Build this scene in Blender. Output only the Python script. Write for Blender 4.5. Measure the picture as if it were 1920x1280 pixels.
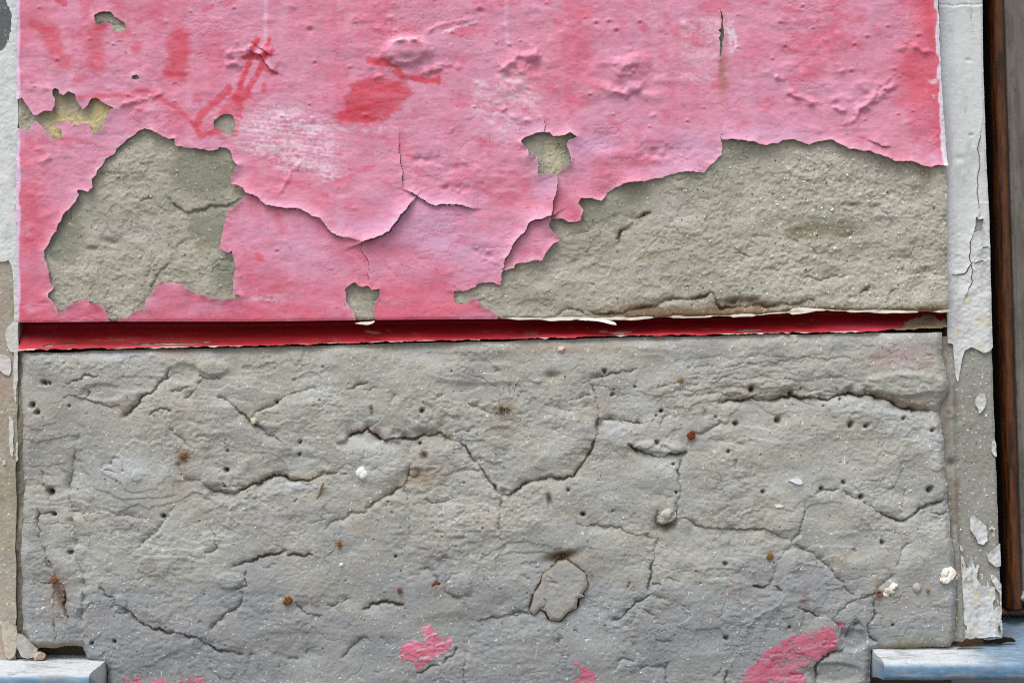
import bpy, bmesh, math, random
import numpy as np
from mathutils import Vector

# ------------------------------------------------------------------ scale
S = 0.0006            # metres per unit of the wall drawing (1 unit = 0.6 mm)
DIST = 3333.0         # camera distance in the same units
ZC = 1.25             # height of the picture's middle above the pavement

def W(x, y, h=0.0):   # wall drawing (x right, y down, h out of the wall) -> world
    return Vector(((x - 960.0) * S, -h * S, ZC + (640.0 - y) * S))

def pp(x, y, h):      # where a point seen at (x, y) lies when it stands h off the wall plane
    k = (DIST - h) / DIST
    return 960 + (x - 960) * k, 640 + (y - 640) * k

# ------------------------------------------------------------------ camera, sky, sun, exposure
sc = bpy.context.scene
for o in list(bpy.data.objects):
    bpy.data.objects.remove(o)
cam = bpy.data.cameras.new('camera')
cam_o = bpy.data.objects.new('camera', cam)
sc.collection.objects.link(cam_o)
cam_o.location = (0, -DIST * S, ZC)
cam_o.rotation_euler = (math.radians(90), 0, 0)
cam.sensor_width = 36.0
cam.lens = 36.0 * DIST / 1920.0
cam.clip_start = 0.05
cam.clip_end = 200
cam.dof.use_dof = True
cam.dof.focus_distance = DIST * S
cam.dof.aperture_fstop = 5.0
sc.camera = cam_o

SUN_EL, SUN_AZ = 60.0, 207.0     # azimuth clockwise from +Y
world = bpy.data.worlds.new('World')
sc.world = world
world.use_nodes = True
nt = world.node_tree
nt.nodes.clear()
sky = nt.nodes.new('ShaderNodeTexSky')
sky.sky_type = 'NISHITA'
sky.sun_disc = False
sky.sun_elevation = math.radians(SUN_EL)
sky.sun_rotation = math.radians(SUN_AZ)
sky.dust_density = 3.0
hs = nt.nodes.new('ShaderNodeHueSaturation')
hs.inputs['Saturation'].default_value = 0.35
bg = nt.nodes.new('ShaderNodeBackground')
bg.inputs['Strength'].default_value = 0.15
out = nt.nodes.new('ShaderNodeOutputWorld')
nt.links.new(sky.outputs[0], hs.inputs['Color'])
nt.links.new(hs.outputs[0], bg.inputs['Color'])
nt.links.new(bg.outputs[0], out.inputs['Surface'])

sun = bpy.data.lights.new('sun', 'SUN')
sun.energy = 1.5
sun.angle = math.radians(34)
sun.color = (1.0, 0.975, 0.94)
sun_o = bpy.data.objects.new('sun', sun)
sc.collection.objects.link(sun_o)
az, el = math.radians(SUN_AZ), math.radians(SUN_EL)
sdir = Vector((math.sin(az) * math.cos(el), math.cos(az) * math.cos(el), math.sin(el)))
sun_o.rotation_euler = sdir.to_track_quat('Z', 'Y').to_euler()
sun_o.location = sdir * 8

vs = sc.view_settings
vs.view_transform = 'Standard'
vs.look = 'None'
vs.gamma = 1.0
vs.use_curve_mapping = False
vs.exposure = 0.20
sc.cycles.use_denoising = False
sc.cycles.filter_width = 1.15
sc.cycles.max_bounces = 5

# ------------------------------------------------------------------ small numeric helpers
def lin(c):
    c = np.asarray(c, float) / 255.0
    return np.where(c <= 0.04045, c / 12.92, ((c + 0.055) / 1.055) ** 2.4)

def vnoise(X, Y, sx, sy=None, seed=0):
    sy = sy or sx
    u, v = X / sx + 1000.37, Y / sy + 1000.73
    i, j = np.floor(u).astype(np.int64), np.floor(v).astype(np.int64)
    f, g = u - i, v - j
    f = f * f * f * (f * (f * 6 - 15) + 10)
    g = g * g * g * (g * (g * 6 - 15) + 10)
    def r(a, b):
        n = (a * 374761393 + b * 668265263 + seed * 1442695041) & 0xFFFFFFFF
        n = ((n ^ (n >> 13)) * 1274126177) & 0xFFFFFFFF
        n = (n ^ (n >> 16)) & 0xFFFFFF
        return n / float(0xFFFFFF)
    a, b, c, d = r(i, j), r(i + 1, j), r(i, j + 1), r(i + 1, j + 1)
    return ((a * (1 - f) + b * f) * (1 - g) + (c * (1 - f) + d * f) * g) * 2 - 1

def fbm(X, Y, sx, sy=None, seed=0, octv=4, gain=0.5):
    sy = sy or sx
    t, amp, tot = 0, 1.0, 0
    ca, sa = math.cos(0.6), math.sin(0.6)
    U, V = X, Y
    for k in range(octv):
        t = t + amp * vnoise(U, V, sx, sy, seed + 17 * k)
        tot += amp
        amp *= gain
        sx, sy = sx * 0.5, sy * 0.5
        if k == 0 and abs(sx - sy) < 1e-6:
            U, V = X * ca + Y * sa, -X * sa + Y * ca
    return t / tot

def sstep(a, b, x):
    t = np.clip((x - a) / (b - a), 0, 1)
    return t * t * (3 - 2 * t)

def rough(pts, amp, seg=7, seed=0, closed=False):
    rnd = random.Random(seed)
    pts = [tuple(map(float, p)) for p in pts]
    if closed:
        pts = pts + [pts[0]]
    res = [pts[0]]
    def rec(a, b):
        L = math.hypot(b[0] - a[0], b[1] - a[1])
        if L < seg:
            res.append(b)
            return
        k = amp * min(1.0, L / 30.0) * rnd.uniform(-1, 1)
        m = ((a[0] + b[0]) / 2 - (b[1] - a[1]) / L * k, (a[1] + b[1]) / 2 + (b[0] - a[0]) / L * k)
        rec(a, m)
        rec(m, b)
    for a, b in zip(pts[:-1], pts[1:]):
        rec(a, b)
    return res

def terrace(f, q, step, soft):
    '''flaky layers: a field cut into levels of height step whose edges are soft units wide'''
    gy, gx = np.gradient(f)
    gr = np.hypot(gx, gy) + 1e-5
    u = f / q
    k = np.floor(u)
    d = (u - k) * q / gr                 # run to the level's edge, in cells
    return step * (k + sstep(0, soft, d) - 1)

def hairline(f, wid):
    gy, gx = np.gradient(f)
    return 1 - sstep(wid * .4, wid, np.abs(f) / (np.hypot(gx, gy) + 1e-5))

class Grid:
    def __init__(self, x0, x1, y0, y1, step):
        self.step = step
        self.xs = np.arange(x0, x1 + step * 0.5, step)
        self.ys = np.arange(y0, y1 + step * 0.5, step)
        self.X, self.Y = np.meshgrid(self.xs, self.ys)
        self.H = np.zeros_like(self.X)
        self.C = np.zeros(self.X.shape + (3,))
    def dist(self, pts, R):
        """distance to a polyline out to R, with the side (+1 is right of travel when x runs right and y down) and the run 0..1"""
        D = np.full(self.X.shape, R, float)
        Sd = np.zeros(self.X.shape)
        T = np.zeros(self.X.shape)
        P = np.asarray(pts, float)
        seg = np.hypot(*(P[1:] - P[:-1]).T)
        cum = np.concatenate([[0], np.cumsum(seg)])
        tot = max(cum[-1], 1e-6)
        x0, y0, st = self.xs[0], self.ys[0], self.step
        ny, nx = self.X.shape
        for k in range(len(P) - 1):
            a, b = P[k], P[k + 1]
            i0 = max(0, int((min(a[0], b[0]) - R - x0) / st)); i1 = min(nx, int((max(a[0], b[0]) + R - x0) / st) + 2)
            j0 = max(0, int((min(a[1], b[1]) - R - y0) / st)); j1 = min(ny, int((max(a[1], b[1]) + R - y0) / st) + 2)
            if i0 >= i1 or j0 >= j1:
                continue
            xx, yy = self.X[j0:j1, i0:i1] - a[0], self.Y[j0:j1, i0:i1] - a[1]
            dx, dy = b - a
            L2 = dx * dx + dy * dy + 1e-9
            t = np.clip((xx * dx + yy * dy) / L2, 0, 1)
            d = np.hypot(xx - t * dx, yy - t * dy)
            m = d < D[j0:j1, i0:i1]
            D[j0:j1, i0:i1][m] = d[m]
            Sd[j0:j1, i0:i1][m] = np.sign(dx * yy - dy * xx)[m]
            T[j0:j1, i0:i1][m] = ((cum[k] + t * seg[k]) / tot)[m]
        return D, Sd, T
    def inside(self, pts):
        P = np.asarray(pts, float)
        Q = np.roll(P, -1, 0)
        M = np.zeros(self.X.shape, bool)
        for (ax, ay), (bx, by) in zip(P, Q):
            if ay == by:
                continue
            lo, hi = min(ay, by), max(ay, by)
            r = np.where((self.ys >= lo) & (self.ys < hi))[0]
            if len(r):
                xc = ax + (self.ys[r] - ay) / (by - ay) * (bx - ax)
                M[r] ^= self.X[r] < xc[:, None]
        return M
    def sd(self, pts, R=36):          # negative inside the closed outline
        D, _, _ = self.dist(list(pts) + [pts[0]], R)
        return np.where(self.inside(pts), -D, D)
    def blob(self, cx, cy, rx, ry=None, ang=0.0):
        ry = ry or rx
        a = math.radians(ang)
        u = (self.X - cx) * math.cos(a) + (self.Y - cy) * math.sin(a)
        v = -(self.X - cx) * math.sin(a) + (self.Y - cy) * math.cos(a)
        return np.exp(-((u / rx) ** 2 + (v / ry) ** 2))
    def tint(self, col, w):
        w = np.clip(w, 0, 1)[..., None]
        self.C[...] = self.C * (1 - w) + lin(col) * w
    def view(self, x0, x1, y0, y1):      # a window that shares this sheet's heights and colours
        a, b = np.searchsorted(self.xs, (x0, x1)); c, d = np.searchsorted(self.ys, (y0, y1))
        v = Grid.__new__(Grid)
        v.step, v.xs, v.ys = self.step, self.xs[a:b], self.ys[c:d]
        v.X, v.Y, v.H, v.C = self.X[c:d, a:b], self.Y[c:d, a:b], self.H[c:d, a:b], self.C[c:d, a:b]
        return v if v.X.size else None
    def dab(self, cx, cy, rx, ry, amp, ang=0.0):
        r = 2.6 * max(rx, ry)
        v = self.view(cx - r, cx + r, cy - r, cy + r)
        if v is not None:
            v.H += amp * v.blob(cx, cy, rx, ry, ang)
    def at(self, x, y):
        i = int(np.clip(round((x - self.xs[0]) / self.step), 0, len(self.xs) - 1))
        j = int(np.clip(round((y - self.ys[0]) / self.step), 0, len(self.ys) - 1))
        return float(self.H[j, i])

# ------------------------------------------------------------------ scene helpers
def tag(o, label=None, cat=None, group=None, kind=None):
    for k, v in (('label', label), ('category', cat), ('group', group), ('kind', kind)):
        if v:
            o[k] = v
    return o

def empty(name, loc, label, cat, group=None, kind=None):
    o = bpy.data.objects.new(name, None)
    o.empty_display_size = 0.02
    sc.collection.objects.link(o)
    o.location = loc
    return tag(o, label, cat, group, kind)

def link(name, me, mat, parent=None):
    o = bpy.data.objects.new(name, me)
    sc.collection.objects.link(o)
    if mat is not None and not me.materials:
        me.materials.append(mat)
    if parent is not None:
        o.parent = parent
        o.matrix_parent_inverse.identity()
        o.location = -parent.location      # meshes are written in world coordinates
    return o

def raw_mesh(name, V, T, C=None, smooth=True):
    me = bpy.data.meshes.new(name)
    n, m = len(V), len(T)
    me.vertices.add(n)
    me.vertices.foreach_set('co', np.ascontiguousarray(V, np.float32).ravel())
    me.loops.add(m * 3)
    me.loops.foreach_set('vertex_index', np.ascontiguousarray(T, np.int32).ravel())
    me.polygons.add(m)
    me.polygons.foreach_set('loop_start', np.arange(0, m * 3, 3, dtype=np.int32))
    me.polygons.foreach_set('loop_total', np.full(m, 3, np.int32))
    me.polygons.foreach_set('use_smooth', np.full(m, smooth, bool))
    me.update(calc_edges=True)
    if C is not None:
        at = me.color_attributes.new('Col', 'FLOAT_COLOR', 'POINT')
        at.data.foreach_set('color', np.concatenate([C, np.ones((n, 1))], 1).astype(np.float32).ravel())
    return me

def grid_tris(ny, nx):
    idx = np.arange(ny * nx).reshape(ny, nx)
    a, b, c, d = idx[:-1, :-1], idx[:-1, 1:], idx[1:, :-1], idx[1:, 1:]
    par = (np.add.outer(np.arange(ny - 1), np.arange(nx - 1)) % 2).astype(bool)
    t1 = np.where(par[..., None], np.stack([a, c, d], -1), np.stack([a, c, b], -1))
    t2 = np.where(par[..., None], np.stack([a, d, b], -1), np.stack([b, c, d], -1))
    return np.concatenate([t1.reshape(-1, 3), t2.reshape(-1, 3)])

def clip(g, sd, thick=0.0, rim=None, off=0.0, split=False, persp=None, rim_noise=0.0):
    """triangles of a height sheet kept where sd > 0, cut exactly on the outline, with a rim of the given thickness"""
    ny, nx = g.X.shape
    V = np.stack([g.X.ravel(), g.Y.ravel(), (g.H + off).ravel()], 1)
    C = g.C.reshape(-1, 3)
    T = grid_tris(ny, nx)
    rimE = np.zeros((0, 2), np.int64)
    if sd is not None:
        s = sd.ravel().copy()
        s[np.abs(s) < 0.05] = 0.05
        ins = s > 0
        k = ins[T].sum(1)
        full, one, two = T[k == 3], T[k == 1], T[k == 2]
        r1 = np.argmax(ins[one], 1)
        one = np.stack([one[np.arange(len(one)), (r1 + q) % 3] for q in range(3)], 1)
        r2 = np.argmax(~ins[two], 1)
        two = np.stack([two[np.arange(len(two)), (r2 + 1 + q) % 3] for q in range(3)], 1)
        E = np.concatenate([one[:, [0, 1]], one[:, [0, 2]], two[:, [1, 2]], two[:, [0, 2]]])
        Es = np.sort(E, 1)
        u, inv = np.unique(Es[:, 0] * (len(V) + 1) + Es[:, 1], return_inverse=True)
        e0, e1 = u // (len(V) + 1), u % (len(V) + 1)
        t = (s[e0] / (s[e0] - s[e1]))[:, None]
        NV, NC = V[e0] * (1 - t) + V[e1] * t, C[e0] * (1 - t) + C[e1] * t
        # heights and colours come from the kept side
        keep = np.where(ins[e0], e0, e1)
        NV[:, 2] = V[keep, 2]; NC = C[keep]
        inv = inv + len(V)
        n1, n2 = len(one), len(two)
        a, b, c, d = inv[:n1], inv[n1:2 * n1], inv[2 * n1:2 * n1 + n2], inv[2 * n1 + n2:]
        T = np.concatenate([full, np.stack([one[:, 0], a, b], 1), np.stack([two[:, 0], two[:, 1], c], 1), np.stack([two[:, 0], c, d], 1)])
        rimE = np.concatenate([np.stack([a, b], 1), np.stack([c, d], 1)])
        V, C = np.concatenate([V, NV]), np.concatenate([C, NC])
    ncore = len(V)
    lab = None
    if split:
        lab = np.arange(ncore)
        for _ in range(400):
            old = lab
            m = lab[T].min(1)
            lab = lab.copy()
            for q in range(3):
                np.minimum.at(lab, T[:, q], m)
            lab = lab[lab]
            if np.array_equal(old, lab):
                break
    if thick > 0:
        # outer edges of the sheet itself too
        ed = np.sort(np.concatenate([T[:, [0, 1]], T[:, [1, 2]], T[:, [2, 0]]]), 1)
        key = ed[:, 0] * (ncore + 1) + ed[:, 1]
        u, cnt = np.unique(key, return_counts=True)
        u = u[cnt == 1]
        E = np.stack([u // (ncore + 1), u % (ncore + 1)], 1)
        vid, inv = np.unique(E, return_inverse=True)
        inv = inv.reshape(E.shape)
        top, bot = V[vid].copy(), V[vid].copy()
        bot[:, 2] -= thick
        rc = C[vid] if rim is None else np.tile(lin(rim), (len(vid), 1)) * (1 + rim_noise * (np.random.RandomState(3).rand(len(vid), 1) * 2 - 1))
        n0 = len(V)
        V = np.concatenate([V, top, bot]); C = np.concatenate([C, rc, rc])
        if lab is not None:
            lab = np.concatenate([lab, lab[vid], lab[vid]])
        p, q = inv[:, 0] + n0, inv[:, 1] + n0
        p2, q2 = p + len(vid), q + len(vid)
        T = np.concatenate([T, np.stack([p, q, q2], 1), np.stack([p, q2, p2], 1)])
    if persp is not None:      # a sheet that stands back from the wall plane
        kk = (DIST - persp) / DIST
        V = V.copy()
        V[:, 0] = 960 + (V[:, 0] - 960) * kk
        V[:, 1] = 640 + (V[:, 1] - 640) * kk
    V = np.stack([(V[:, 0] - 960) * S, -V[:, 2] * S, ZC + (640 - V[:, 1]) * S], 1)
    def pack(T):
        u, inv = np.unique(T, return_inverse=True)
        return V[u], inv.reshape(T.shape), C[u]
    if not split:
        return pack(T)
    tl = lab[T[:, 0]]
    u, cnt = np.unique(tl, return_counts=True)
    res = []
    for k, c in sorted(zip(u, cnt), key=lambda z: -z[1]):
        if c > 60:
            res.append(pack(T[tl == k]))
    return res

# ------------------------------------------------------------------ materials
def material(name, rough=0.9, spec=0.25, col=None, attr=True, bumps=((600, 0.5, 0.0006), (1500, 0.35, 0.0003)), mott=0.10, stretch=None, mscale=220):
    m = bpy.data.materials.new(name)
    m.use_nodes = True
    n, l = m.node_tree.nodes, m.node_tree.links
    n.clear()
    o = n.new('ShaderNodeOutputMaterial')
    b = n.new('ShaderNodeBsdfPrincipled')
    l.new(b.outputs[0], o.inputs['Surface'])
    b.inputs['Roughness'].default_value = rough
    b.inputs['Specular IOR Level'].default_value = spec
    tc = n.new('ShaderNodeTexCoord')
    src = tc.outputs['Object']
    if stretch:
        mp = n.new('ShaderNodeMapping')
        mp.inputs['Scale'].default_value = stretch
        l.new(src, mp.inputs['Vector'])
        src = mp.outputs[0]
    if attr:
        a = n.new('ShaderNodeAttribute')
        a.attribute_name = 'Col'
        base = a.outputs['Color']
    else:
        r = n.new('ShaderNodeRGB')
        r.outputs[0].default_value = (*col, 1)
        base = r.outputs[0]
    nz = n.new('ShaderNodeTexNoise')
    nz.inputs['Scale'].default_value = mscale
    nz.inputs['Detail'].default_value = 6
    nz.inputs['Roughness'].default_value = 0.7
    l.new(src, nz.inputs['Vector'])
    mr = n.new('ShaderNodeMapRange')
    mr.inputs['From Min'].default_value = 0.25
    mr.inputs['From Max'].default_value = 0.75
    mr.inputs['To Min'].default_value = 1 - mott
    mr.inputs['To Max'].default_value = 1 + mott
    l.new(nz.outputs[0], mr.inputs['Value'])
    mx = n.new('ShaderNodeVectorMath')
    mx.operation = 'SCALE'
    l.new(base, mx.inputs[0])
    l.new(mr.outputs[0], mx.inputs['Scale'])
    l.new(mx.outputs[0], b.inputs['Base Color'])
    prev = None
    for sc_, st, dist in bumps:
        t = n.new('ShaderNodeTexNoise')
        t.inputs['Scale'].default_value = sc_
        t.inputs['Detail'].default_value = 3
        l.new(src, t.inputs['Vector'])
        bp = n.new('ShaderNodeBump')
        bp.inputs['Strength'].default_value = st
        bp.inputs['Distance'].default_value = dist
        l.new(t.outputs[0], bp.inputs['Height'])
        if prev is not None:
            l.new(prev, bp.inputs['Normal'])
        prev = bp.outputs[0]
    if prev is not None:
        l.new(prev, b.inputs['Normal'])
    return m

M_plaster = material('grey_plaster', 0.95, 0.12, bumps=((520, 0.32, 0.0011), (1500, 0.5, 0.0006)), mott=0.12)
M_render = material('tan_render', 0.95, 0.12, bumps=((480, 0.4, 0.0012), (1400, 0.5, 0.0006)), mott=0.14)
M_paint = material('pink_paint', 0.62, 0.3, bumps=((300, 0.16, 0.0010), (1000, 0.25, 0.0005)), mott=0.06, stretch=(0.5, 1, 1.6))
M_red = material('red_groove_paint', 0.6, 0.3, bumps=((200, 0.3, 0.0008),), mott=0.12, stretch=(0.25, 1, 1))
M_white = material('white_limewash', 0.75, 0.3, bumps=((300, 0.3, 0.0008), (900, 0.3, 0.0004)), mott=0.05)
M_core = material('dark_mortar', 0.95, 0.1, col=tuple(lin((104, 92, 78))), attr=False, bumps=((250, 0.7, 0.003),), mott=0.25)
M_sill = material('blue_sill_paint', 0.78, 0.25, bumps=((240, 0.5, 0.0012), (700, .3, .0006)), mott=0.12, stretch=(0.3, 1, 1))
M_wood = material('brown_varnished_wood', 0.45, 0.45, bumps=((300, 0.9, 0.0016),), mott=0.5, stretch=(1, 1, 0.06), mscale=260)
M_taupe = material('taupe_board', 0.7, 0.3, bumps=((300, 0.3, 0.0006),), mott=0.12, stretch=(1, 1, 0.1))
M_rust = material('rust', 0.85, 0.2, bumps=((900, 0.8, 0.001),), mott=0.35, mscale=700)
M_stone = material('pebble_stone', 0.9, 0.2, bumps=((700, 0.6, 0.0008),), mott=0.10, mscale=500)
M_fibre = material('dry_fibre', 0.9, 0.1, bumps=(), mott=0.2)
M_ground = material('paving', 0.9, 0.2, col=tuple(lin((122, 118, 112))), attr=False, bumps=((60, 0.5, 0.004),), mott=0.2, mscale=20)
M_glass = bpy.data.materials.new('window_glass')
M_glass.use_nodes = True
_b = M_glass.node_tree.nodes['Principled BSDF']
_b.inputs['Base Color'].default_value = (0.03, 0.035, 0.035, 1)
_b.inputs['Roughness'].default_value = 0.08

# ------------------------------------------------------------------ traced outlines (wall drawing units)
HOLE_A = [(272,241),(287,246),(305,256),(315,261),(328,260),(330,274),(345,277),(365,278),(385,281),(400,283),(410,280),(412,276),(425,278),(433,283),(436,297),(441,306),(446,310),(441,321),(434,330),(433,345),(447,348),(455,352),(462,362),(461,369),(450,379),(429,394),(426,408),(420,420),(418,439),(415,456),(412,463),(419,470),(430,474),(436,470),(437,479),(441,490),(441,510),(437,524),(439,535),(437,549),(453,555),(447,559),(430,560),(408,560),(391,557),(374,552),(354,543),(342,532),(323,529),(302,528),(292,538),(284,549),(277,559),(273,566),(274,580),(256,581),(247,588),(239,595),(225,597),(217,604),(205,601),(202,591),(198,580),(194,573),(177,569),(169,569),(167,560),(152,563),(138,569),(121,577),(121,583),(111,586),(107,577),(98,564),(91,557),(91,549),(98,545),(103,538),(96,532),(93,518),(90,498),(84,484),(84,470),(94,456),(98,445),(108,434),(110,422),(117,414),(120,403),(132,392),(143,379),(150,366),(145,357),(155,357),(166,361),(176,352),(173,337),(183,325),(182,324),(193,310),(198,299),(216,289),(219,279),(234,267),(250,255),(260,246)]
HOLE_B = [(33,188),(42,184),(48,193),(56,203),(62,215),(70,217),(81,210),(99,209),(103,200),(105,187),(100,180),(100,169),(105,166),(112,169),(112,176),(120,180),(128,172),(133,173),(142,177),(144,187),(148,194),(156,207),(164,200),(172,186),(180,184),(191,191),(208,200),(216,204),(206,208),(203,221),(194,234),(191,249),(177,251),(171,242),(169,232),(156,233),(135,232),(125,228),(109,233),(104,240),(116,243),(118,255),(112,262),(102,262),(94,253),(81,240),(69,228),(61,234),(59,243),(49,246),(33,240)]
HOLE_C = [(177,29),(185,25),(208,23),(216,33),(234,43),(237,52),(229,59),(221,62),(213,57),(208,47),(200,42),(188,48),(180,47)]
HOLE_D = [(247,148),(251,142),(258,141),(263,148),(256,150)]
HOLE_E = [(401,229),(409,221),(417,216),(432,215),(440,224),(443,234),(437,250),(430,254),(419,251),(411,240),(402,243)]
HOLE_F = [(976,266),(983,259),(999,253),(1020,249),(1030,249),(1038,257),(1056,255),(1069,249),(1077,255),(1082,258),(1067,263),(1062,272),(1067,284),(1071,297),(1067,310),(1054,320),(1042,328),(1022,326),(1008,327),(1009,310),(1007,294),(991,293),(990,281)]
HOLE_G = [(1353,263),(1370,261),(1390,263),(1403,266),(1416,267),(1434,273),(1444,270),(1459,269),(1467,263),(1488,262),(1501,266),(1516,272),(1532,266),(1545,264),(1561,263),(1574,272),(1589,280),(1613,283),(1631,284),(1639,289),(1654,294),(1675,303),(1699,303),(1719,307),(1743,314),(1758,310),(1800,306),(1800,640),(936,640),(935,600),(933,594),(919,580),(899,573),(895,559),(882,560),(878,568),(853,567),(851,546),(874,545),(891,539),(896,532),(924,529),(940,535),(941,512),(944,507),(964,503),(966,496),(985,493),(999,489),(1016,489),(1022,476),(1033,462),(1050,451),(1042,439),(1029,424),(1030,418),(1035,410),(1057,411),(1067,417),(1089,413),(1094,394),(1084,382),(1089,372),(1109,372),(1127,377),(1139,361),(1168,345),(1202,340),(1207,341),(1241,335),(1255,328),(1272,323),(1289,322),(1309,324),(1319,325),(1332,310),(1353,290),(1352,266)]
HOLE_H = [(646,543),(660,531),(667,529),(671,536),(681,538),(690,536),(697,544),(712,541),(712,552),(705,566),(699,577),(704,591),(704,620),(668,620),(667,597),(663,583),(649,563),(649,552)]
HOLE_I = [(1349,18),(1353,24),(1355,39),(1355.5,52),(1357,64),(1357,72),(1354,80),(1352,100),(1350.5,118),(1349.5,99),(1350,80),(1347,73),(1351,63),(1346,58),(1352,53),(1352.5,39)]
# cracks in the paint: points, which side lifts, how much, gap
PAINT_CRACKS = [
 ([(462,363),(486,372),(500,386),(520,389),(545,391),(565,394),(580,402),(590,408),(600,410),(612,425),(620,436),(632,443),(645,446),(660,448),(679,455)], -1, 8.0, 1.3),
 ([(678,456),(697,449),(719,442),(733,434),(744,418),(761,397),(772,380),(783,368)], -1, 13.0, 1.6),
 ([(770,361),(783,369),(792,375),(803,382),(817,387),(843,384),(868,386),(896,392)], -1, 7.0, 1.3),
 ([(748,263),(751,299),(754,338),(757,356)], 1, 3.0, 1.1),
 ([(679,456),(678,470),(690,487),(691,507),(690,536)], -1, 2.0, 1.1),
 ([(1042,328),(1046,335),(1043,361),(1037,383),(1034,408),(1029,424)], 1, 12.0, 1.6),
 ([(1036,405),(1009,413),(994,418),(988,431),(974,446),(960,467),(948,486),(942,512)], 1, 10.0, 1.6),
 ([(1020,227),(1021,250)], 1, 2.0, 1.2),
 ([(1354,245),(1352,268)], -1, 3.0, 1.2),
 ([(1634,267),(1650,275),(1668,276)], -1, 2.5, 1.0),
 ([(475,100),(492,106),(500,122),(520,138)], -1, 5.0, 1.0),
 ([(490,92),(505,103),(512,104)], -1, 3.0, 1.1),
]
PAINT_RIDGES = [
 ([(553,310),(536,344),(526,363),(522,383)], 2.6, 6), ([(557,300),(552,330)], 2.0, 5), ([(588,219),(584,233)], 3, 5),
 ([(1569,243),(1603,225),(1610,205),(1630,190),(1660,165),(1692,155)], 6.0, 8), ([(1675,97),(1705,88),(1725,93),(1755,99)], 3.5, 8),
 ([(1476,178),(1500,182),(1535,195)], 4.0, 7), ([(1560,200),(1590,210)], 4, 6), ([(1450,145),(1475,150)], 4, 6),
 ([(1120,165),(1150,172),(1175,178),(1200,165),(1215,150)], 4, 9), ([(1150,140),(1180,120),(1205,105)], 6, 14), ([(960,115),(1000,105),(1015,115)], 6, 12),
 ([(420,110),(450,95),(480,92)], 5, 12), ([(420,122),(455,128)], 4, 8), ([(700,120),(722,98),(745,80),(775,74),(800,86)], 4, 7), ([(720,140),(700,150)], 3, 6),
 ([(790,60),(840,45),(890,35)], 2.5, 6), ([(780,140),(820,130),(870,125)], 3.5, 8), ([(930,135),(960,118),(985,140)], 5, 9),
 ([(950,200),(940,210)], 3, 5), ([(270,185),(300,178),(250,190),(215,203)], 3, 6), ([(940,210),(970,224),(1000,226),(1025,221)], 2.2, 5),
 ([(770,300),(800,302),(835,296)], -3.5, 10), ([(1180,290),(1230,288),(1300,286)], -3, 14), ([(820,355),(860,350),(890,358)], -2.5, 10),
 ([(880,470),(920,480),(950,478)], -2.5, 12), ([(100,290),(70,310)], 2, 10), ([(250,210),(280,205),(300,215)], 3, 10),
]
GT = [(20,604),(210,602),(480,602),(700,599),(940,597),(1160,597),(1420,590),(1530,580),(1600,583),(1700,585),(1800,581)]     # upper lip of the groove
GB = [(20,656),(280,652),(480,648),(740,640),(940,636),(1150,630),(1420,625),(1640,621),(1800,619)]                            # lower lip
gtop = lambda x: np.interp(x, [p[0] for p in GT], [p[1] for p in GT])
gbot = lambda x: np.interp(x, [p[0] for p in GB], [p[1] for p in GB])
RE = [(-160,1755),(0,1758),(150,1764),(310,1775),(600,1779),(640,1776)]                                                         # right edge of the upper block by y
rex = lambda y: np.interp(y, [p[0] for p in RE], [p[1] for p in RE])

# ------------------------------------------------------------------ the pier: a thing whose parts follow
pier = empty('plaster_wall', W(960, 1400, 0), 'wall pier between two windows with peeling pink paint above bare cracked grey plaster', 'wall', kind='thing')

# --- upper render (shows where the paint has gone)
g = Grid(34, 1782, -120, 604, 2.0)
X, Y = g.X, g.Y
smooth = np.clip(g.blob(385,325,70,45) + g.blob(395,425,50,35) + g.blob(120,445,45,60) + g.blob(420,520,30,40) + g.blob(1540,425,75,28) + 0.8 * g.blob(1150,380,80,35,-20) + g.blob(420,235,40) + g.blob(1000,285,25,30), 0, 1)
cz = sstep(-.1, .4, fbm(X, Y, 90, 70, seed=16))
rg = (1 - 0.85 * smooth) * (0.7 + 0.55 * sstep(1250, 1500, X) + 0.25 * (X < 450))
g.H = -2.5 + 2.2 * fbm(X, Y, 150, seed=1) + rg * (2.0 * fbm(X, Y, 34, 26, seed=2) + (.3 + 1.1 * cz) * np.abs(fbm(X, Y, 15, 11, seed=3, octv=3)) + (.2 + .6 * cz) * vnoise(X, Y, 5.2, 4.4, 4) + (.3 + .35 * cz) * vnoise(X, Y, 3.1, 3.1, 5)) + (1 - .6 * smooth) * terrace(fbm(X, Y, 90, 60, seed=13, octv=6, gain=.55), .22, 1.7, 1.6) - 2.0 * hairline(fbm(X, Y, 110, 70, seed=14, octv=5, gain=.6), .8) * sstep(.1, .3, fbm(X, Y, 80, seed=15))
g.C[:] = lin((171, 168, 154))
g.tint((180, 176, 164), 0.6 * sstep(-0.2, 0.5, fbm(X, Y, 90, seed=7)))
g.tint((152, 150, 136), 0.55 * sstep(0.0, 0.5, fbm(X, Y, 60, 45, seed=8)))
g.tint((142, 143, 126), 0.75 * sstep(.3, .55, smooth + .2 * fbm(X, Y, 30, seed=17)))
g.tint((140, 126, 98), 0.6 * sstep(.25, .6, fbm(X, Y, 70, 40, seed=10, octv=6, gain=.6)))
g.tint((182, 178, 164), 0.45 * cz)
g.tint((188, 184, 172), 0.5 * sstep(1290, 1420, X) * sstep(-.2, .3, fbm(X, Y, 60, 44, seed=50, octv=5, gain=.6)))
g.tint((136, 132, 108), 0.85 * sstep(.35, .6, g.blob(1532,432,82,22,-4) * .8 + .45 * fbm(X, Y, 34, 16, seed=51, octv=6, gain=.6)))
g.tint((150, 148, 134), 0.7 * sstep(.3, .6, g.blob(1140,385,90,34,-22) + g.blob(1000,560,50,20) * .6 + .2 * fbm(X, Y, 30, seed=52)))
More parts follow.
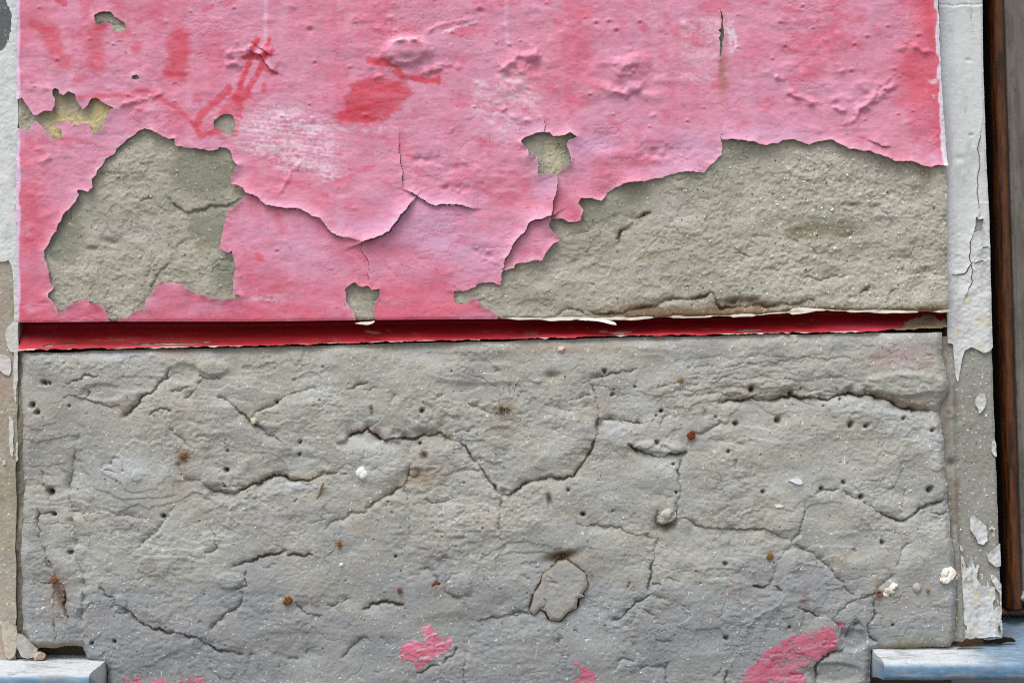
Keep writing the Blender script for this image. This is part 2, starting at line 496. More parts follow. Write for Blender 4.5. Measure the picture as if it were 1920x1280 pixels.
g.tint((140, 140, 126), 0.7 * sstep(.35, .6, g.blob(385,320,70,44) + g.blob(395,428,48,28) + g.blob(118,445,30,60) + g.blob(420,510,24,36) + .2 * fbm(X, Y, 26, seed=53)))
g.tint((186, 182, 176), 0.5 * g.blob(1265,395,40,45,-40) + 0.5 * g.blob(250,440,70,30) + 0.3 * g.blob(1600,390,80,30))
g.tint((200, 182, 124), 0.75 * sstep(0.0, 0.6, g.blob(120,215,95,45)) * sstep(-0.5, 0.3, fbm(X, Y, 40, seed=9)))
g.tint((160, 152, 130), 0.8 * g.blob(128,196,14,12) + 0.7 * g.blob(45,215,12,30))
# loose grain patch in the middle hole
mid = sstep(1018, 1030, X) * sstep(1064, 1052, X) * (Y > 255) * (Y < 330)
g.H += mid * (1.5 + 1.3 * vnoise(X, Y, 4.5, 4.5, 11)); g.tint((196, 186, 150), 0.5 * mid)
def hollow(g, cx, cy, rx, ry, d, ang=0, col=None, w=0.8):
    r_ = 2.6 * max(rx, ry)
    g = g.view(cx - r_, cx + r_, cy - r_, cy + r_)
    if g is None:
        return
    b = g.blob(cx, cy, rx, ry, ang)
    g.H -= d * b
    if col:
        g.tint(col, w * b)
BROWN = (112, 84, 52)
hollow(g, 1378, 566, 17, 7, 16, -4, (70, 48, 28)); hollow(g, 1410, 563, 16, 6, 8, -5, BROWN); hollow(g, 1725, 538, 22, 15, 7, -25); hollow(g, 1738, 508, 10, 5, 4, 20)
hollow(g, 1540, 432, 60, 18, 3); hollow(g, 205, 452, 16, 6, 5, 10, BROWN, 0.5); hollow(g, 172, 466, 12, 5, 5, 0, BROWN, 0.5); hollow(g, 1420, 572, 25, 6, 7, 0, BROWN, .7)
hollow(g, 1448, 504, 9, 3, 3, 5, (140, 90, 70), .7); hollow(g, 1602, 384, 18, 4, 4, 0, BROWN, .5); hollow(g, 1640, 388, 10, 6, 4, 0, (150,110,90), .6); hollow(g, 1611, 488, 5, 4, 4)
def crack(g, pts, w=1.3, d=7, a=3.0, sw=12, up=0.0, amp=1.6, seed=None, stain=0.0, stcol=BROWN, swl=None, jag=6, R=None):
    """a crack: slit of half-width w and depth d, shoulders a deep that roll in over sw (side -1) and swl (side +1); up lifts side -1"""
    seed = seed if seed is not None else int(pts[0][0] * 7 + pts[0][1] * 13)
    swl = swl or sw * 0.9
    R = R or max(sw * 3.2, 28) + (abs(up) > .5) * 24
    g = g.view(min(p[0] for p in pts) - R - 12, max(p[0] for p in pts) + R + 12, min(p[1] for p in pts) - R - 12, max(p[1] for p in pts) + R + 12)
    if g is None:
        return
    D, sd, T = g.dist(rough(pts, amp * 3.4, jag * .75, seed), R)
    m = D < R
    fall = np.clip(np.minimum(T, 1 - T) * 7, 0, 1) ** 0.5
    var = np.clip(0.7 + 0.75 * vnoise(g.X, g.Y, 26, 26, seed % 97), 0.05, 1.3)
    chipn = np.clip(0.8 + 0.9 * vnoise(g.X, g.Y, 17, 13, seed % 89), 0.1, 1.7)
    w = w * (0.45 + 0.6 * var)
    D = np.maximum(D + 0.9 * vnoise(g.X, g.Y, 5, 5, seed % 83), 0)
    s_w = np.where(sd < 0, sw, swl)
    sh = (0.6 * np.exp(-(D / s_w) ** 1.25) + 0.5 * np.exp(-(D / (s_w * .3)) ** 1.1)) * fall * chipn
    sl = (1 - sstep(w * 0.6, w * 1.25 + 0.5, D)) * fall * var
    h = -a * sh * np.where(sd < 0, 1.0, 1.15) - d * sl
    if up:
        edge = np.clip((R - D) / R, 0, 1)
        h = h + np.where(sd < 0, up, -up * 0.7) * np.exp(-D / (sw * 2.2)) * edge * fall
    g.H += np.where(m, h, 0)
    if stain:
        g.tint(stcol, np.where(m, stain * np.where(sd < 0, np.exp(-(D / (sw * 0.75)) ** 2), np.exp(-(D / 3.0) ** 2)) * fall * np.clip(var, 0, 1), 0))
for pts, kw in [
 ([(1154,449),(1162,448),(1165,434),(1182,420),(1199,408),(1222,400)], dict(d=6, a=4, sw=9, stain=.7, up=1)),
 ([(1080,584),(1150,587),(1200,577),(1240,566),(1290,560),(1335,546),(1345,566),(1352,578),(1390,574),(1450,573),(1530,563)], dict(w=1.8, d=6, a=4, sw=8, stain=.65, up=2)),
 ([(1500,520),(1535,527),(1561,518),(1600,518)], dict(d=4, a=3, sw=8, up=-1.5)), ([(1590,563),(1600,557),(1614,549),(1634,539)], dict(d=6, a=3, sw=9, stain=.5)),
 ([(1640,558),(1665,553),(1680,540)], dict(d=4, a=2, sw=9)), ([(1651,392),(1673,414),(1677,437),(1676,450)], dict(w=1, d=4, a=1.5, sw=8)),
 ([(309,366),(346,397),(380,392),(422,386),(455,372)], dict(w=1, d=2, a=3, sw=8, up=4)), ([(183,326),(200,321),(215,326)], dict(w=1, d=3, a=2, sw=6)),
 ([(262,380),(272,373),(285,370)], dict(d=3, a=3, sw=7)), ([(330,457),(345,450),(365,448)], dict(d=3, a=2, sw=8)), ([(1376,473),(1395,477),(1412,480)], dict(w=1, d=4, a=1, sw=5)),
 ([(282,550),(288,525),(300,505),(320,490)], dict(w=1, d=2, a=2, sw=10, up=2)), ([(1265,345),(1290,330),(1320,345)], dict(w=1, d=1.5, a=2, sw=12)),
 ([(1515,460),(1545,475),(1570,455),(1615,428)], dict(w=1, d=2.5, a=2, sw=9)), ([(1040,590),(1075,580),(1120,588)], dict(w=1.2, d=5, a=3, sw=7)),
]:
    crack(g, pts, **kw)
g.tint((116, 88, 56), 0.8 * sstep(566, 582, Y + 8 * fbm(X, Y, 30, 12, seed=12)) * sstep(1080, 1200, X))
sp = vnoise(X, Y, 3.6, 3.6, 41)
g.tint((232, 228, 216), 0.8 * sstep(0.80, 0.9, sp) * (0.5 + 0.5 * sstep(1300, 1500, X)))
g.tint((96, 88, 74), 0.6 * sstep(0.86, 0.93, vnoise(X, Y, 4.2, 3.4, 42)))
roll = np.minimum(rex(Y) - X, 9)
g.H -= 3.0 * np.clip(1 - roll / 8, 0, 1) ** 2
lipd = gtop(X) - Y
g.H -= 5.0 * np.clip(1 - lipd / 7, 0, 1) ** 2
sd = np.minimum(np.minimum(rex(Y) - X, X - (34 + 3 * sstep(0, 300, Y) * 0)), lipd + 0.4 * vnoise(X, Y, 14, 14, 6))
UP = g
V_, T_, C_ = clip(g, sd, thick=80, rim=(150, 138, 112))
up_o = link('render_coat', raw_mesh('render_coat', V_, T_, C_), M_render, pier)
up_o['label'] = 'rough tan render bared where the pink paint has peeled'

# --- pink paint skin
g = Grid(31, 1784, -120, 612, 1.8)
X, Y = g.X, g.Y
sdp = np.full(X.shape, 36.0)
big = np.full(X.shape, 36.0)
for k, hole in enumerate((HOLE_A, HOLE_B, HOLE_C, HOLE_D, HOLE_E, HOLE_F, HOLE_G, HOLE_H, HOLE_I)):
    s = g.sd(rough(hole, 2.6, 5, 40 + k, True)[:-1], 36)
    sdp = np.minimum(sdp, s)
    if k in (0, 5, 6):
        big = np.minimum(big, s)
hole_sd = sdp.copy()
undul = 3.0 * fbm(X, Y, 170, 120, seed=21) + 1.6 * fbm(X, Y, 60, 36, seed=22)
fine = (0.12 + .5 * sstep(.1, .5, fbm(X, Y, 90, seed=19))) * fbm(X, Y, 18, 9, seed=23, octv=3) + 0.16 * vnoise(X, Y, 11, 3.4, 24) + 0.13 * vnoise(X, Y, 4, 4, 25)
lum = np.clip(fbm(X, Y, 44, 30, seed=26) * 1.4, 0, 1)
g.H = 3.4 + 1.2 * undul + fine + 2.2 * lum ** 2 * sstep(.0, .4, fbm(X, Y, 150, seed=20))
bump_mask = sstep(1080, 1130, X) * sstep(1280, 1210, X) * sstep(85, 110, Y) * sstep(200, 170, Y)
g.H += bump_mask * 13.0 * np.clip(fbm(X, Y, 52, 32, seed=27, octv=2) + 0.05, 0, 1)
bm2 = sstep(1460, 1500, X) * sstep(1700, 1650, X) * sstep(120, 160, Y) * sstep(250, 235, Y)
g.H += bm2 * 4.5 * np.clip(fbm(X, Y, 34, 22, seed=28, octv=2) - .05, 0, 1)
bm3 = np.clip(g.blob(990,130,60,50) + g.blob(460,115,55,28) + g.blob(960,190,60,60) * .6 + g.blob(860,330,170,50) * .7 + g.blob(1200,290,120,30) * .6, 0, 1)
g.H += bm3 * 5.5 * fbm(X, Y, 46, 26, seed=29, octv=3)
bl = g.blob(762, 98, 42, 24, -5)
g.H += 9.0 * sstep(0.15, 0.5, bl + .1 * fbm(X, Y, 16, seed=30)) + 4 * bl
hollow(g, 763, 112, 20, 9, 5); hollow(g, 797, 108, 9, 6, 4); g.H += 3 * g.blob(508,108,16,16) + 3 * g.blob(490,470,60,70) * 0.3
for pts, a, w in PAINT_RIDGES:
    D, _, T = g.dist(rough(pts, 3, 6, int(pts[0][0])), w * 3)
    g.H += 1.1 * a * np.exp(-(D / (w * (.75 + .4 * vnoise(X, Y, 7, 7, 35)))) ** 2) * np.clip(np.minimum(T, 1 - T) * 5, 0.0, 1) * (0.8 + 0.9 * vnoise(X, Y, 14, 14, 31))
# edges of the skin curl off the wall, unevenly
cn = np.clip(0.6 + 1.3 * fbm(X, Y, 55, seed=32), 0.0, 1.7)
g.H += np.where(hole_sd > 0, 2.8 * cn * np.exp(-np.clip(hole_sd, 0, 99) / 8.0), 2.8 * cn)
bpos = np.clip(big, 0, 99)
g.H += 4.6 * cn * np.exp(-bpos / 10.0)
gap = np.full(X.shape, 36.0)
LIPS = []
for pts, side, lift, w in PAINT_CRACKS:
    D, s_, T = g.dist(rough(pts, 3.2, 5, int(pts[0][0]) + 5), 40)
    fall = np.clip(np.minimum(T + 0.15, 1.02 - T) * 5, 0, 1)
    lifted = (s_ == side)
    g.H += np.where(lifted, lift * (1.0 * np.exp(-D / 20.0) - .13) * fall * (D < 40) + lift * .5 * np.exp(-D / 4.0) * fall, -1.5 * np.exp(-D / 8.0) * (D < 40))
    gap = np.minimum(gap, D - w * (0.1 + 0.5 * fall))
    LIPS.append((D, lifted, lift, fall))
sdp = np.minimum(sdp, gap)
# small pops in the skin
rnd = random.Random(5)
POPS = [(255,146,4),(500,104,5),(900,20,4),(735,113,4),(1480,180,4),(1568,192,5),(1651,163,2.5),(1597,134,2.5),(1722,68,2.5),(1463,44,2),(1118,44,2.5),(1142,42,2.5),(1156,58,3),(1200,43,2.5),(440,18,2),(520,470,2),(955,88,3),(582,55,4),(1626,70,2),(1472,88,2)]
for (px, py, r) in POPS + [(rnd.uniform(60, 1740), rnd.uniform(5, 240), rnd.uniform(1.2, 2.2)) for _ in range(40)]:
    g.dab(px, py + r * .4, r * 1.25, r * 1.25, -4.5 * min(1, r / 3))
    g.dab(px, py - r * .9, r * 2.2, r * 1.6, 2.6)
for _ in range(120):                                     # little blisters all over
    px, py, r = rnd.uniform(50, 1740), rnd.uniform(-60, 580), rnd.uniform(2.5, 7)
    g.dab(px, py, r * rnd.uniform(1, 2.2), r, rnd.uniform(.8, 2.4), rnd.uniform(-20, 20))
g.H -= .9 * hairline(fbm(X, Y, 60, 34, seed=180, octv=5, gain=.6), .6) * sstep(.05, .3, fbm(X, Y, 110, seed=181))
# colour of the skin
g.C[:] = lin((216, 142, 168))
vert = fbm(X, Y, 46, 300, seed=33, octv=4, gain=.6)
blot = fbm(X, Y, 120, 90, seed=34, octv=6, gain=.6)
g.tint((218, 116, 143), 0.75 * sstep(-0.15, 0.5, vert * 0.6 + blot * 0.7))
g.tint((214, 152, 178), 0.65 * sstep(-.05, 0.4, fbm(X, Y, 110, 80, seed=35, octv=6, gain=.62)))
g.tint((222, 160, 180), 0.5 * sstep(.14, .5, fbm(X, Y, 30, 120, seed=182, octv=6, gain=.65)))
g.tint((212, 100, 126), 0.6 * sstep(.1, .4, fbm(X, Y, 44, 26, seed=183, octv=6, gain=.65)))
g.C[...] = g.C * (1 + .07 * vnoise(X, Y, 7, 3.2, 184) + .06 * vnoise(X, Y, 14, 9, 185))[..., None]
low = sstep(230, 420, Y)
g.tint((216, 106, 130), 0.55 * low * sstep(-0.35, 0.35, fbm(X, Y, 70, 50, seed=36)))
g.tint((214, 92, 112), 0.6 * sstep(120, 40, X) * sstep(200, 330, Y) * sstep(-0.4, 0.3, fbm(X, Y, 40, seed=37)))
g.tint((212, 94, 114), 0.6 * sstep(500, 590, Y) * sstep(-0.4, 0.3, fbm(X, Y, 80, 30, seed=38)))
g.tint((218, 94, 114), 0.7 * sstep(1660, 1745, X) * sstep(-0.5, 0.2, fbm(X, Y, 50, 80, seed=39)))
g.tint((216, 98, 118), 0.6 * (g.blob(1705,150,35,50) + g.blob(980,150,40,60) * .7 + g.blob(60,30,40,40) + g.blob(1080,60,30,60) * .4))
lav = (214, 166, 200)
for cx, cy, rx, ry, an, w in [(1105,275,50,28,0,.8),(1310,285,45,30,-20,.75),(1270,260,60,25,0,.5),(790,420,60,40,-40,.7),(820,440,40,50,0,.7),(690,425,60,22,10,.7),(760,395,40,16,-45,.6),(1025,350,22,35,10,.8),(560,470,80,40,0,.35),(1240,320,60,15,-10,.5),(1450,250,70,18,0,.75),(1745,298,20,14,0,.8),(1000,242,30,10,0,.7),(380,268,40,10,0,.5),(600,560,60,16,0,.35),(860,470,60,30,0,.4),(520,430,50,30,0,.4),(880,450,60,80,0,.35)]:
    g.tint(lav, w * g.blob(cx, cy, rx, ry, an) * (0.8 + 0.5 * fbm(X, Y, 30, 14, seed=43)))
for D, lifted, lift, fall in LIPS:
    g.tint((222, 182, 204), np.where(lifted & (D < 40), min(.7, .09 * lift) * np.exp(-D / 8) * fall, 0))  # lifted lips paler: chalky old paint, with their sky-catching brightness painted in
g.tint((222, 178, 200), .5 * np.exp(-np.clip(big, 0, 99) / 16.0) * sstep(-.3, .4, fbm(X, Y, 60, seed=186)) * sstep(500, 380, Y))  # brightness of the upturned curl along big holes, put into the colour
g.tint((222, 184, 200), .6 * np.exp(-np.clip(hole_sd, 0, 99) / 5.0) * sstep(-.3, .4, fbm(X, Y, 34, seed=18)))
RED, RED2 = (210, 72, 90), (204, 48, 66)
def stroke(pts, w, col, a, soft=0.35, ns=44):
    D, _, _ = g.dist(rough(pts, 1.5, 8, int(pts[0][0])), w * 2 + 10)
    n = vnoise(X, Y, 9, 5, ns) * w * 0.3 + vnoise(X, Y, 3.5, 3, ns + 1) * 1.3
    g.tint(col, a * np.clip(1.0 + .4 * fbm(X, Y, 16, 9, seed=ns + 5) + .2 * vnoise(X, Y, 5, 2.6, ns + 6), .3, 1.1) * (1 - sstep(w * (1 - soft), w * (1 + soft) + 0.5, D + n)) * (D < w * 2 + 9))
stroke([(92,62),(105,95),(122,118)], 15, RED, .6, .6); stroke([(60,45),(80,55)], 7, RED, .6, .6)
stroke([(183,55),(178,95),(184,125)], 15, RED, .6, .6); stroke([(335,75),(337,105),(332,135)], 20, RED, .75, .5); stroke([(258,85),(256,92)], 9, RED, .5, .7)
stroke([(180,58),(200,50)], 5, RED, .7); stroke([(225,66),(240,62)], 8, RED, .5, .6); stroke([(310,135),(322,141)], 5, RED, .7)
stroke([(483,76),(470,110),(455,150),(442,186)], 5.5, RED, .9); stroke([(505,76),(496,110),(478,150),(458,185)], 5.5, RED, .9); stroke([(458,108),(484,110),(512,96)], 4.5, RED, .9); stroke([(490,122),(518,138)], 5, RED, .8)
stroke([(430,165),(405,192),(380,212),(368,236)], 7, RED, .75); stroke([(455,180),(435,205),(425,212)], 15, RED, .75, .6); stroke([(450,190),(448,222),(440,250)], 6, RED, .8); stroke([(368,236),(345,215),(310,190),(275,170),(240,176),(150,184)], 4.2, RED, .62, .6); stroke([(365,236),(378,255),(415,246)], 5, RED, .75)
stroke([(495,160),(495,168)], 5, RED, .6); stroke([(384,20),(398,12)], 5, RED, .5); stroke([(110,0),(120,6)], 7, RED2, .6); stroke([(215,8),(235,18)], 11, RED, .4, .7)
s = g.sd(rough([(664,151),(647,180),(644,208),(623,221),(647,230),(688,234),(735,216),(756,193),(777,172),(761,161),(714,154)], 4, 5, 77, True)[:-1], 36)
g.tint(RED2, 0.92 * sstep(6, -7, s + 5 * vnoise(X, Y, 10, 5, 46) + 2 * vnoise(X, Y, 4, 2.5, 47)) * (.8 + .3 * fbm(X, Y, 30, 6, seed=48)))
stroke([(692,114),(715,116),(735,126),(752,140)], 7, RED, .85); stroke([(692,150),(760,158)], 5, RED, .5, .8); stroke([(772,148),(800,152),(822,152)], 5, RED, .85); stroke([(822,146),(823,158)], 3.5, RED, .85)
stroke([(700,150),(720,148),(760,145)], 8, RED, .35, .8); stroke([(520,405),(530,430)], 8, RED, .4, .8); stroke([(485,480),(490,486)], 6, RED, .6); stroke([(1030,385),(1075,400)], 14, RED, .3, .9); stroke([(700,220),(640,225)], 4, RED, .7)
stroke([(1700,110),(1740,170)], 25, RED, .35, .9); stroke([(1740,5),(1748,90)], 9, RED, .5, .8)
# chalky scrapes
def scrape(w, seed, sx=38, sy=3.2, a=0.85, col=(236, 212, 224)):
    Y2 = Y - .11 * X + 3 * vnoise(X, Y, 40, 30, seed + 9)
    n = fbm(X, Y2, sx * 1.3, sy * 1.2, seed=seed, octv=4, gain=.65) * 0.75 + vnoise(X, Y, 4, 3, seed + 3) * 0.3 + .35 * fbm(X, Y, 30, 22, seed=seed + 4)
    w = np.clip(w + .35 * w * fbm(X, Y2, 60, 18, seed=seed + 12), 0, 1)
    g.tint((226, 178, 200), .55 * w * sstep(-.5, .2, n))
    g.tint(col, a * w ** .7 * sstep(0.1 - 0.5 * w, 0.62 - 0.35 * w, n))
scrape(sstep(0.15, 0.7, g.blob(545,262,105,66,12)) * .85, 51); scrape(g.blob(615,325,25,18), 52, 14, 6); scrape(g.blob(520,215,40,14), 56, 20, 3)
scrape(sstep(0.1, 0.6, g.blob(945,190,62,62)) * .55, 53, 14, 7, .75); scrape(sstep(1268, 1278, X) * sstep(1352, 1347, X) * sstep(28, 40, Y) * sstep(150, 100, Y) * .62, 54, 26, 7, .75, (236, 196, 208))
scrape(g.blob(1372,72,9,38,-8) * 1.5, 55, 6, 12); scrape(g.blob(700,243,60,6) * .8, 58, 10, 3); scrape(g.blob(1310,145,45,10) * .7, 59, 8, 4, .8)
scrape(g.blob(730,135,10,8) + g.blob(760,76,30,5), 60, 9, 5, .7); scrape(g.blob(500,560,30,7), 61, 20, 4, .6)
Xs = X + 3 * vnoise(X, Y, 22, 22, 188)
stain_ = sstep(1343, 1352, Xs) * sstep(1370, 1355, Xs) * sstep(85, 110, Y) * sstep(225, 140, Y)
g.tint((164, 118, 100), .7 * stain_ * (.8 + .5 * fbm(X, Y, 10, 30, seed=187))); g.tint((188, 130, 140), .6 * (g.blob(598,52,12,14) + g.blob(765,112,20,9)))
stroke([(500,0),(499,80)], 3, (224,190,212), .5, .8); stroke([(950,0),(947,40),(952,90)], 3, (224,180,206), .5, .8); stroke([(830,62),(870,48),(895,40)], 2, (238,205,225), .7)
# worn arrises
rw = np.clip(1 - (rex(Y) - X) / 14, 0, 1)
g.tint((232, 222, 236), sstep(0.0, 0.05, rw) * sstep(0.25, 0.5, rw * 0.9 + 0.5 * fbm(X, Y, 10, 22, seed=62) - 0.25 + 0.25 * sstep(150, 300, Y)))
lw = np.clip(1 - (X - 34) / 10, 0, 1)
g.tint((222, 196, 224), 0.9 * sstep(0.0, 0.05, lw) * sstep(0.3, 0.55, lw * 0.85 + 0.45 * fbm(X, Y, 8, 26, seed=63) - 0.1))
g.tint((240, 232, 240), 0.8 * sstep(0.55, 0.8, fbm(X, Y, 7, 10, seed=64) + 0.35) * sstep(1730, 1750, X) * sstep(140, 160, Y) * sstep(190, 175, Y))
g.tint((150, 60, 62), 0.6 * sstep(0.90, 0.95, vnoise(X, Y, 4, 4, 65)))
g.H -= 3.0 * np.clip(1 - (X - 31) / 7, 0, 1) ** 2 + 3.0 * np.clip(1 - (rex(Y) + 1 - X) / 7, 0, 1) ** 2
lipd = gtop(X) + 0.5 - Y
g.H -= 2.5 * np.clip(1 - lipd / 6, 0, 1) ** 2
sdp = np.minimum(sdp, np.minimum(rex(Y) + 0.8 + 0.8 * vnoise(X, Y, 9, 9, 66) - X, np.minimum(lipd, X - (31.6 + 1.4 * vnoise(X, Y, 9, 16, 67)))))
ju = np.clip(np.round((Y - UP.ys[0]) / 2).astype(int), 0, len(UP.ys) - 1); iu = np.clip(np.round((X - UP.xs[0]) / 2).astype(int), 0, len(UP.xs) - 1)
g.H = np.maximum(g.H, UP.H[ju, iu] + 1.6)        # the skin never sinks into the render it covers
PAINT = g
pieces = clip(g, sdp, thick=2.6, rim=(226, 186, 190), split=True, rim_noise=.12)
for k, (V_, T_, C_) in enumerate(pieces[:14]):
    o = link('paint_skin' if k == 0 else 'paint_flake', raw_mesh('paint_skin', V_, T_, C_), M_paint, pier)
    if k == 0:
        o['label'] = 'pink paint skin, blistered and torn open in ragged holes'

# --- the groove: render behind, red paint lining
def groove_sheet(off, x0, x1, step=2.0, seed=70):
    us = np.arange(x0, x1 + .1, step)
    prof = np.array([(0.0, -1.0), (0.015, -14.0), (0.03, -26), (0.06, -35), (0.12, -39), (0.22, -38), (0.36, -33), (0.50, -27), (0.63, -21), (0.75, -15), (0.86, -8), (0.94, -4), (1.0, 2.0)])
    tv = np.linspace(0, 1, 34)
    py = np.interp(tv, np.linspace(0, 1, len(prof)), prof[:, 0]); ph = np.interp(tv, np.linspace(0, 1, len(prof)), prof[:, 1])
    U, Pv = np.meshgrid(us, py)
    gg = Grid(0, 1, 0, 1, 1)
    gg.step = step; gg.xs = us; gg.ys = tv
    yt, yb = gtop(us), gbot(us)
    gg.X = U
    gg.Y = yt[None] + (yb - yt)[None] * Pv
    gg.Y[-1] += 1.6 * vnoise(us, us * 0, 13, 13, seed) + 0.8 * vnoise(us, us * 0, 5, 5, seed + 1)
    gg.H = np.repeat(ph[:, None], len(us), 1) + off + 1.0 * fbm(gg.X, gg.Y, 60, 10, seed=seed + 2) + 0.4 * vnoise(gg.X, gg.Y, 8, 5, seed + 3)
    gg.H[-1] += 1.2 * vnoise(us, us * 0, 20, 20, seed + 5)
    gg.C = np.zeros(gg.X.shape + (3,))
    gg.tv = np.repeat(tv[:, None], len(us), 1)
    return gg
g = groove_sheet(-4.0, 33, 1782)
g.C[:] = lin((160, 145, 122)); g.tint((120, 92, 64), 0.6 * sstep(-0.3, 0.4, fbm(g.X, g.Y, 40, 12, seed=75)))
sdb = (np.interp(g.X, [1600, 1690, 1800], [.97, .90, .80]) - g.tv) * 50 + 2 * vnoise(g.X, g.Y, 10, 6, 72)
V_, T_, C_ = clip(g, sdb, thick=10, rim=(120, 100, 80))
link('groove_bed', raw_mesh('groove_bed', V_, T_, C_), M_render, pier)
g = groove_sheet(0.0, 33, 1782, 1.8)
X, Y = g.X, g.Y
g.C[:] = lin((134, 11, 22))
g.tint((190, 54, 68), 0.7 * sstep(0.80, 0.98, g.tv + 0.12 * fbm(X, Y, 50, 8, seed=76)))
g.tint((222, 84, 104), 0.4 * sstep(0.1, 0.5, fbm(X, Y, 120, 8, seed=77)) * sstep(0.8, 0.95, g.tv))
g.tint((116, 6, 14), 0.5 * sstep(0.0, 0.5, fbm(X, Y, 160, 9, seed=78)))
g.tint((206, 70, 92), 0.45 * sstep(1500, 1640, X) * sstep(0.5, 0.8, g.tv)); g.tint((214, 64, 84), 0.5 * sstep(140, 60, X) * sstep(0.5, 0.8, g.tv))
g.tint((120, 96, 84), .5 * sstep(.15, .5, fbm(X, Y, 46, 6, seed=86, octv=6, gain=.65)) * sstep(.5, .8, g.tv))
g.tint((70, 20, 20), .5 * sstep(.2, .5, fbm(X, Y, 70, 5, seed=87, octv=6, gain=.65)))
edge = sstep(0.955, 0.985, g.tv + 0.02 * vnoise(X, Y, 12, 12, 79))
g.tint((222, 208, 194), 0.9 * edge * sstep(-.3, .2, fbm(X, Y * 0, 50, 50, seed=88)))
endx = np.interp(g.tv, [0, .3, .45, .6, .75, .9, 1], [1800, 1786, 1735, 1702, 1700, 1664, 1640])
sde = (endx - X) + 15 * vnoise(X, Y, 18, 7, 80) + 5 * vnoise(X, Y, 6, 4, 82)
sde = np.minimum(sde, 60 * (1.02 - g.tv) - 24 * sstep(1560, 1720, X) * sstep(-.2, .5, fbm(X, Y * 0, 34, 30, seed=83)) + 6)
sde = np.minimum(sde, 40 * (fbm(X, Y, 60, 9, seed=84, octv=5) + .62 + sstep(260, 150, X)))
sde = np.minimum(sde, np.hypot((X - 1742) / 1.6, (Y - 606)) - 0)
sde = np.maximum(sde, 8 - np.hypot((X - 1770) / 1.1, Y - 590 - 4 * vnoise(X, Y, 8, 8, 85)))
scar = np.abs(Y - (gbot(X) - 7 + 1.5 * vnoise(X, Y, 16, 16, 81)))
for x0, x1 in ((75, 102), (268, 385), (250, 300), (1380, 1435)):
    m = (X > x0) & (X < x1)
    sde = np.minimum(sde, np.where(m, scar - 2.2 * np.sin(np.pi * np.clip((X - x0) / (x1 - x0), 0, 1)), 36))
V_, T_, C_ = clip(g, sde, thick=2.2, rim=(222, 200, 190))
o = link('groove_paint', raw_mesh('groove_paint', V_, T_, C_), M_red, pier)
o['label'] = 'deep red paint still lining the horizontal groove'

# --- white torn paint edge along the top of the groove
g = Grid(930, 1782, 560, 616, 1.6)
X, Y = g.X, g.Y
wid = 2.1 + 1.4 * vnoise(X, X * 0, 60, 60, 90) + 0.9 * vnoise(X, X * 0, 16, 16, 91)
wid = wid * np.clip((X - 930) / 30, 0, 1) * (0.35 + 0.65 * (1 - sstep(1540, 1550, X) * sstep(1595, 1585, X)))
wid += 3.0 * sstep(1430, 1460, X) * sstep(1535, 1500, X)
wid *= .25 + .75 * sstep(-.45, -.05, vnoise(X, X * 0, 38, 38, 95) + .4 * sstep(1200, 1000, X))
yc = gtop(X) + 0.5 + 1.2 * vnoise(X, X * 0, 26, 26, 92)
g.H = 3.5 + 1.3 * vnoise(X, Y, 16, 5, 93) + 1.4 * (Y - yc) / 4
g.C[:] = lin((214, 208, 194)); g.tint((166, 150, 124), 0.65 * sstep(0, .5, fbm(X, Y, 20, 5, seed=94)))
V_, T_, C_ = clip(g, wid - np.abs(Y - yc), thick=2.2, rim=(206, 196, 178))
o = link('torn_paint_edge', raw_mesh('torn_paint_edge', V_, T_, C_), M_white, pier)
o['label'] = 'white torn edge of paint hanging over the groove'

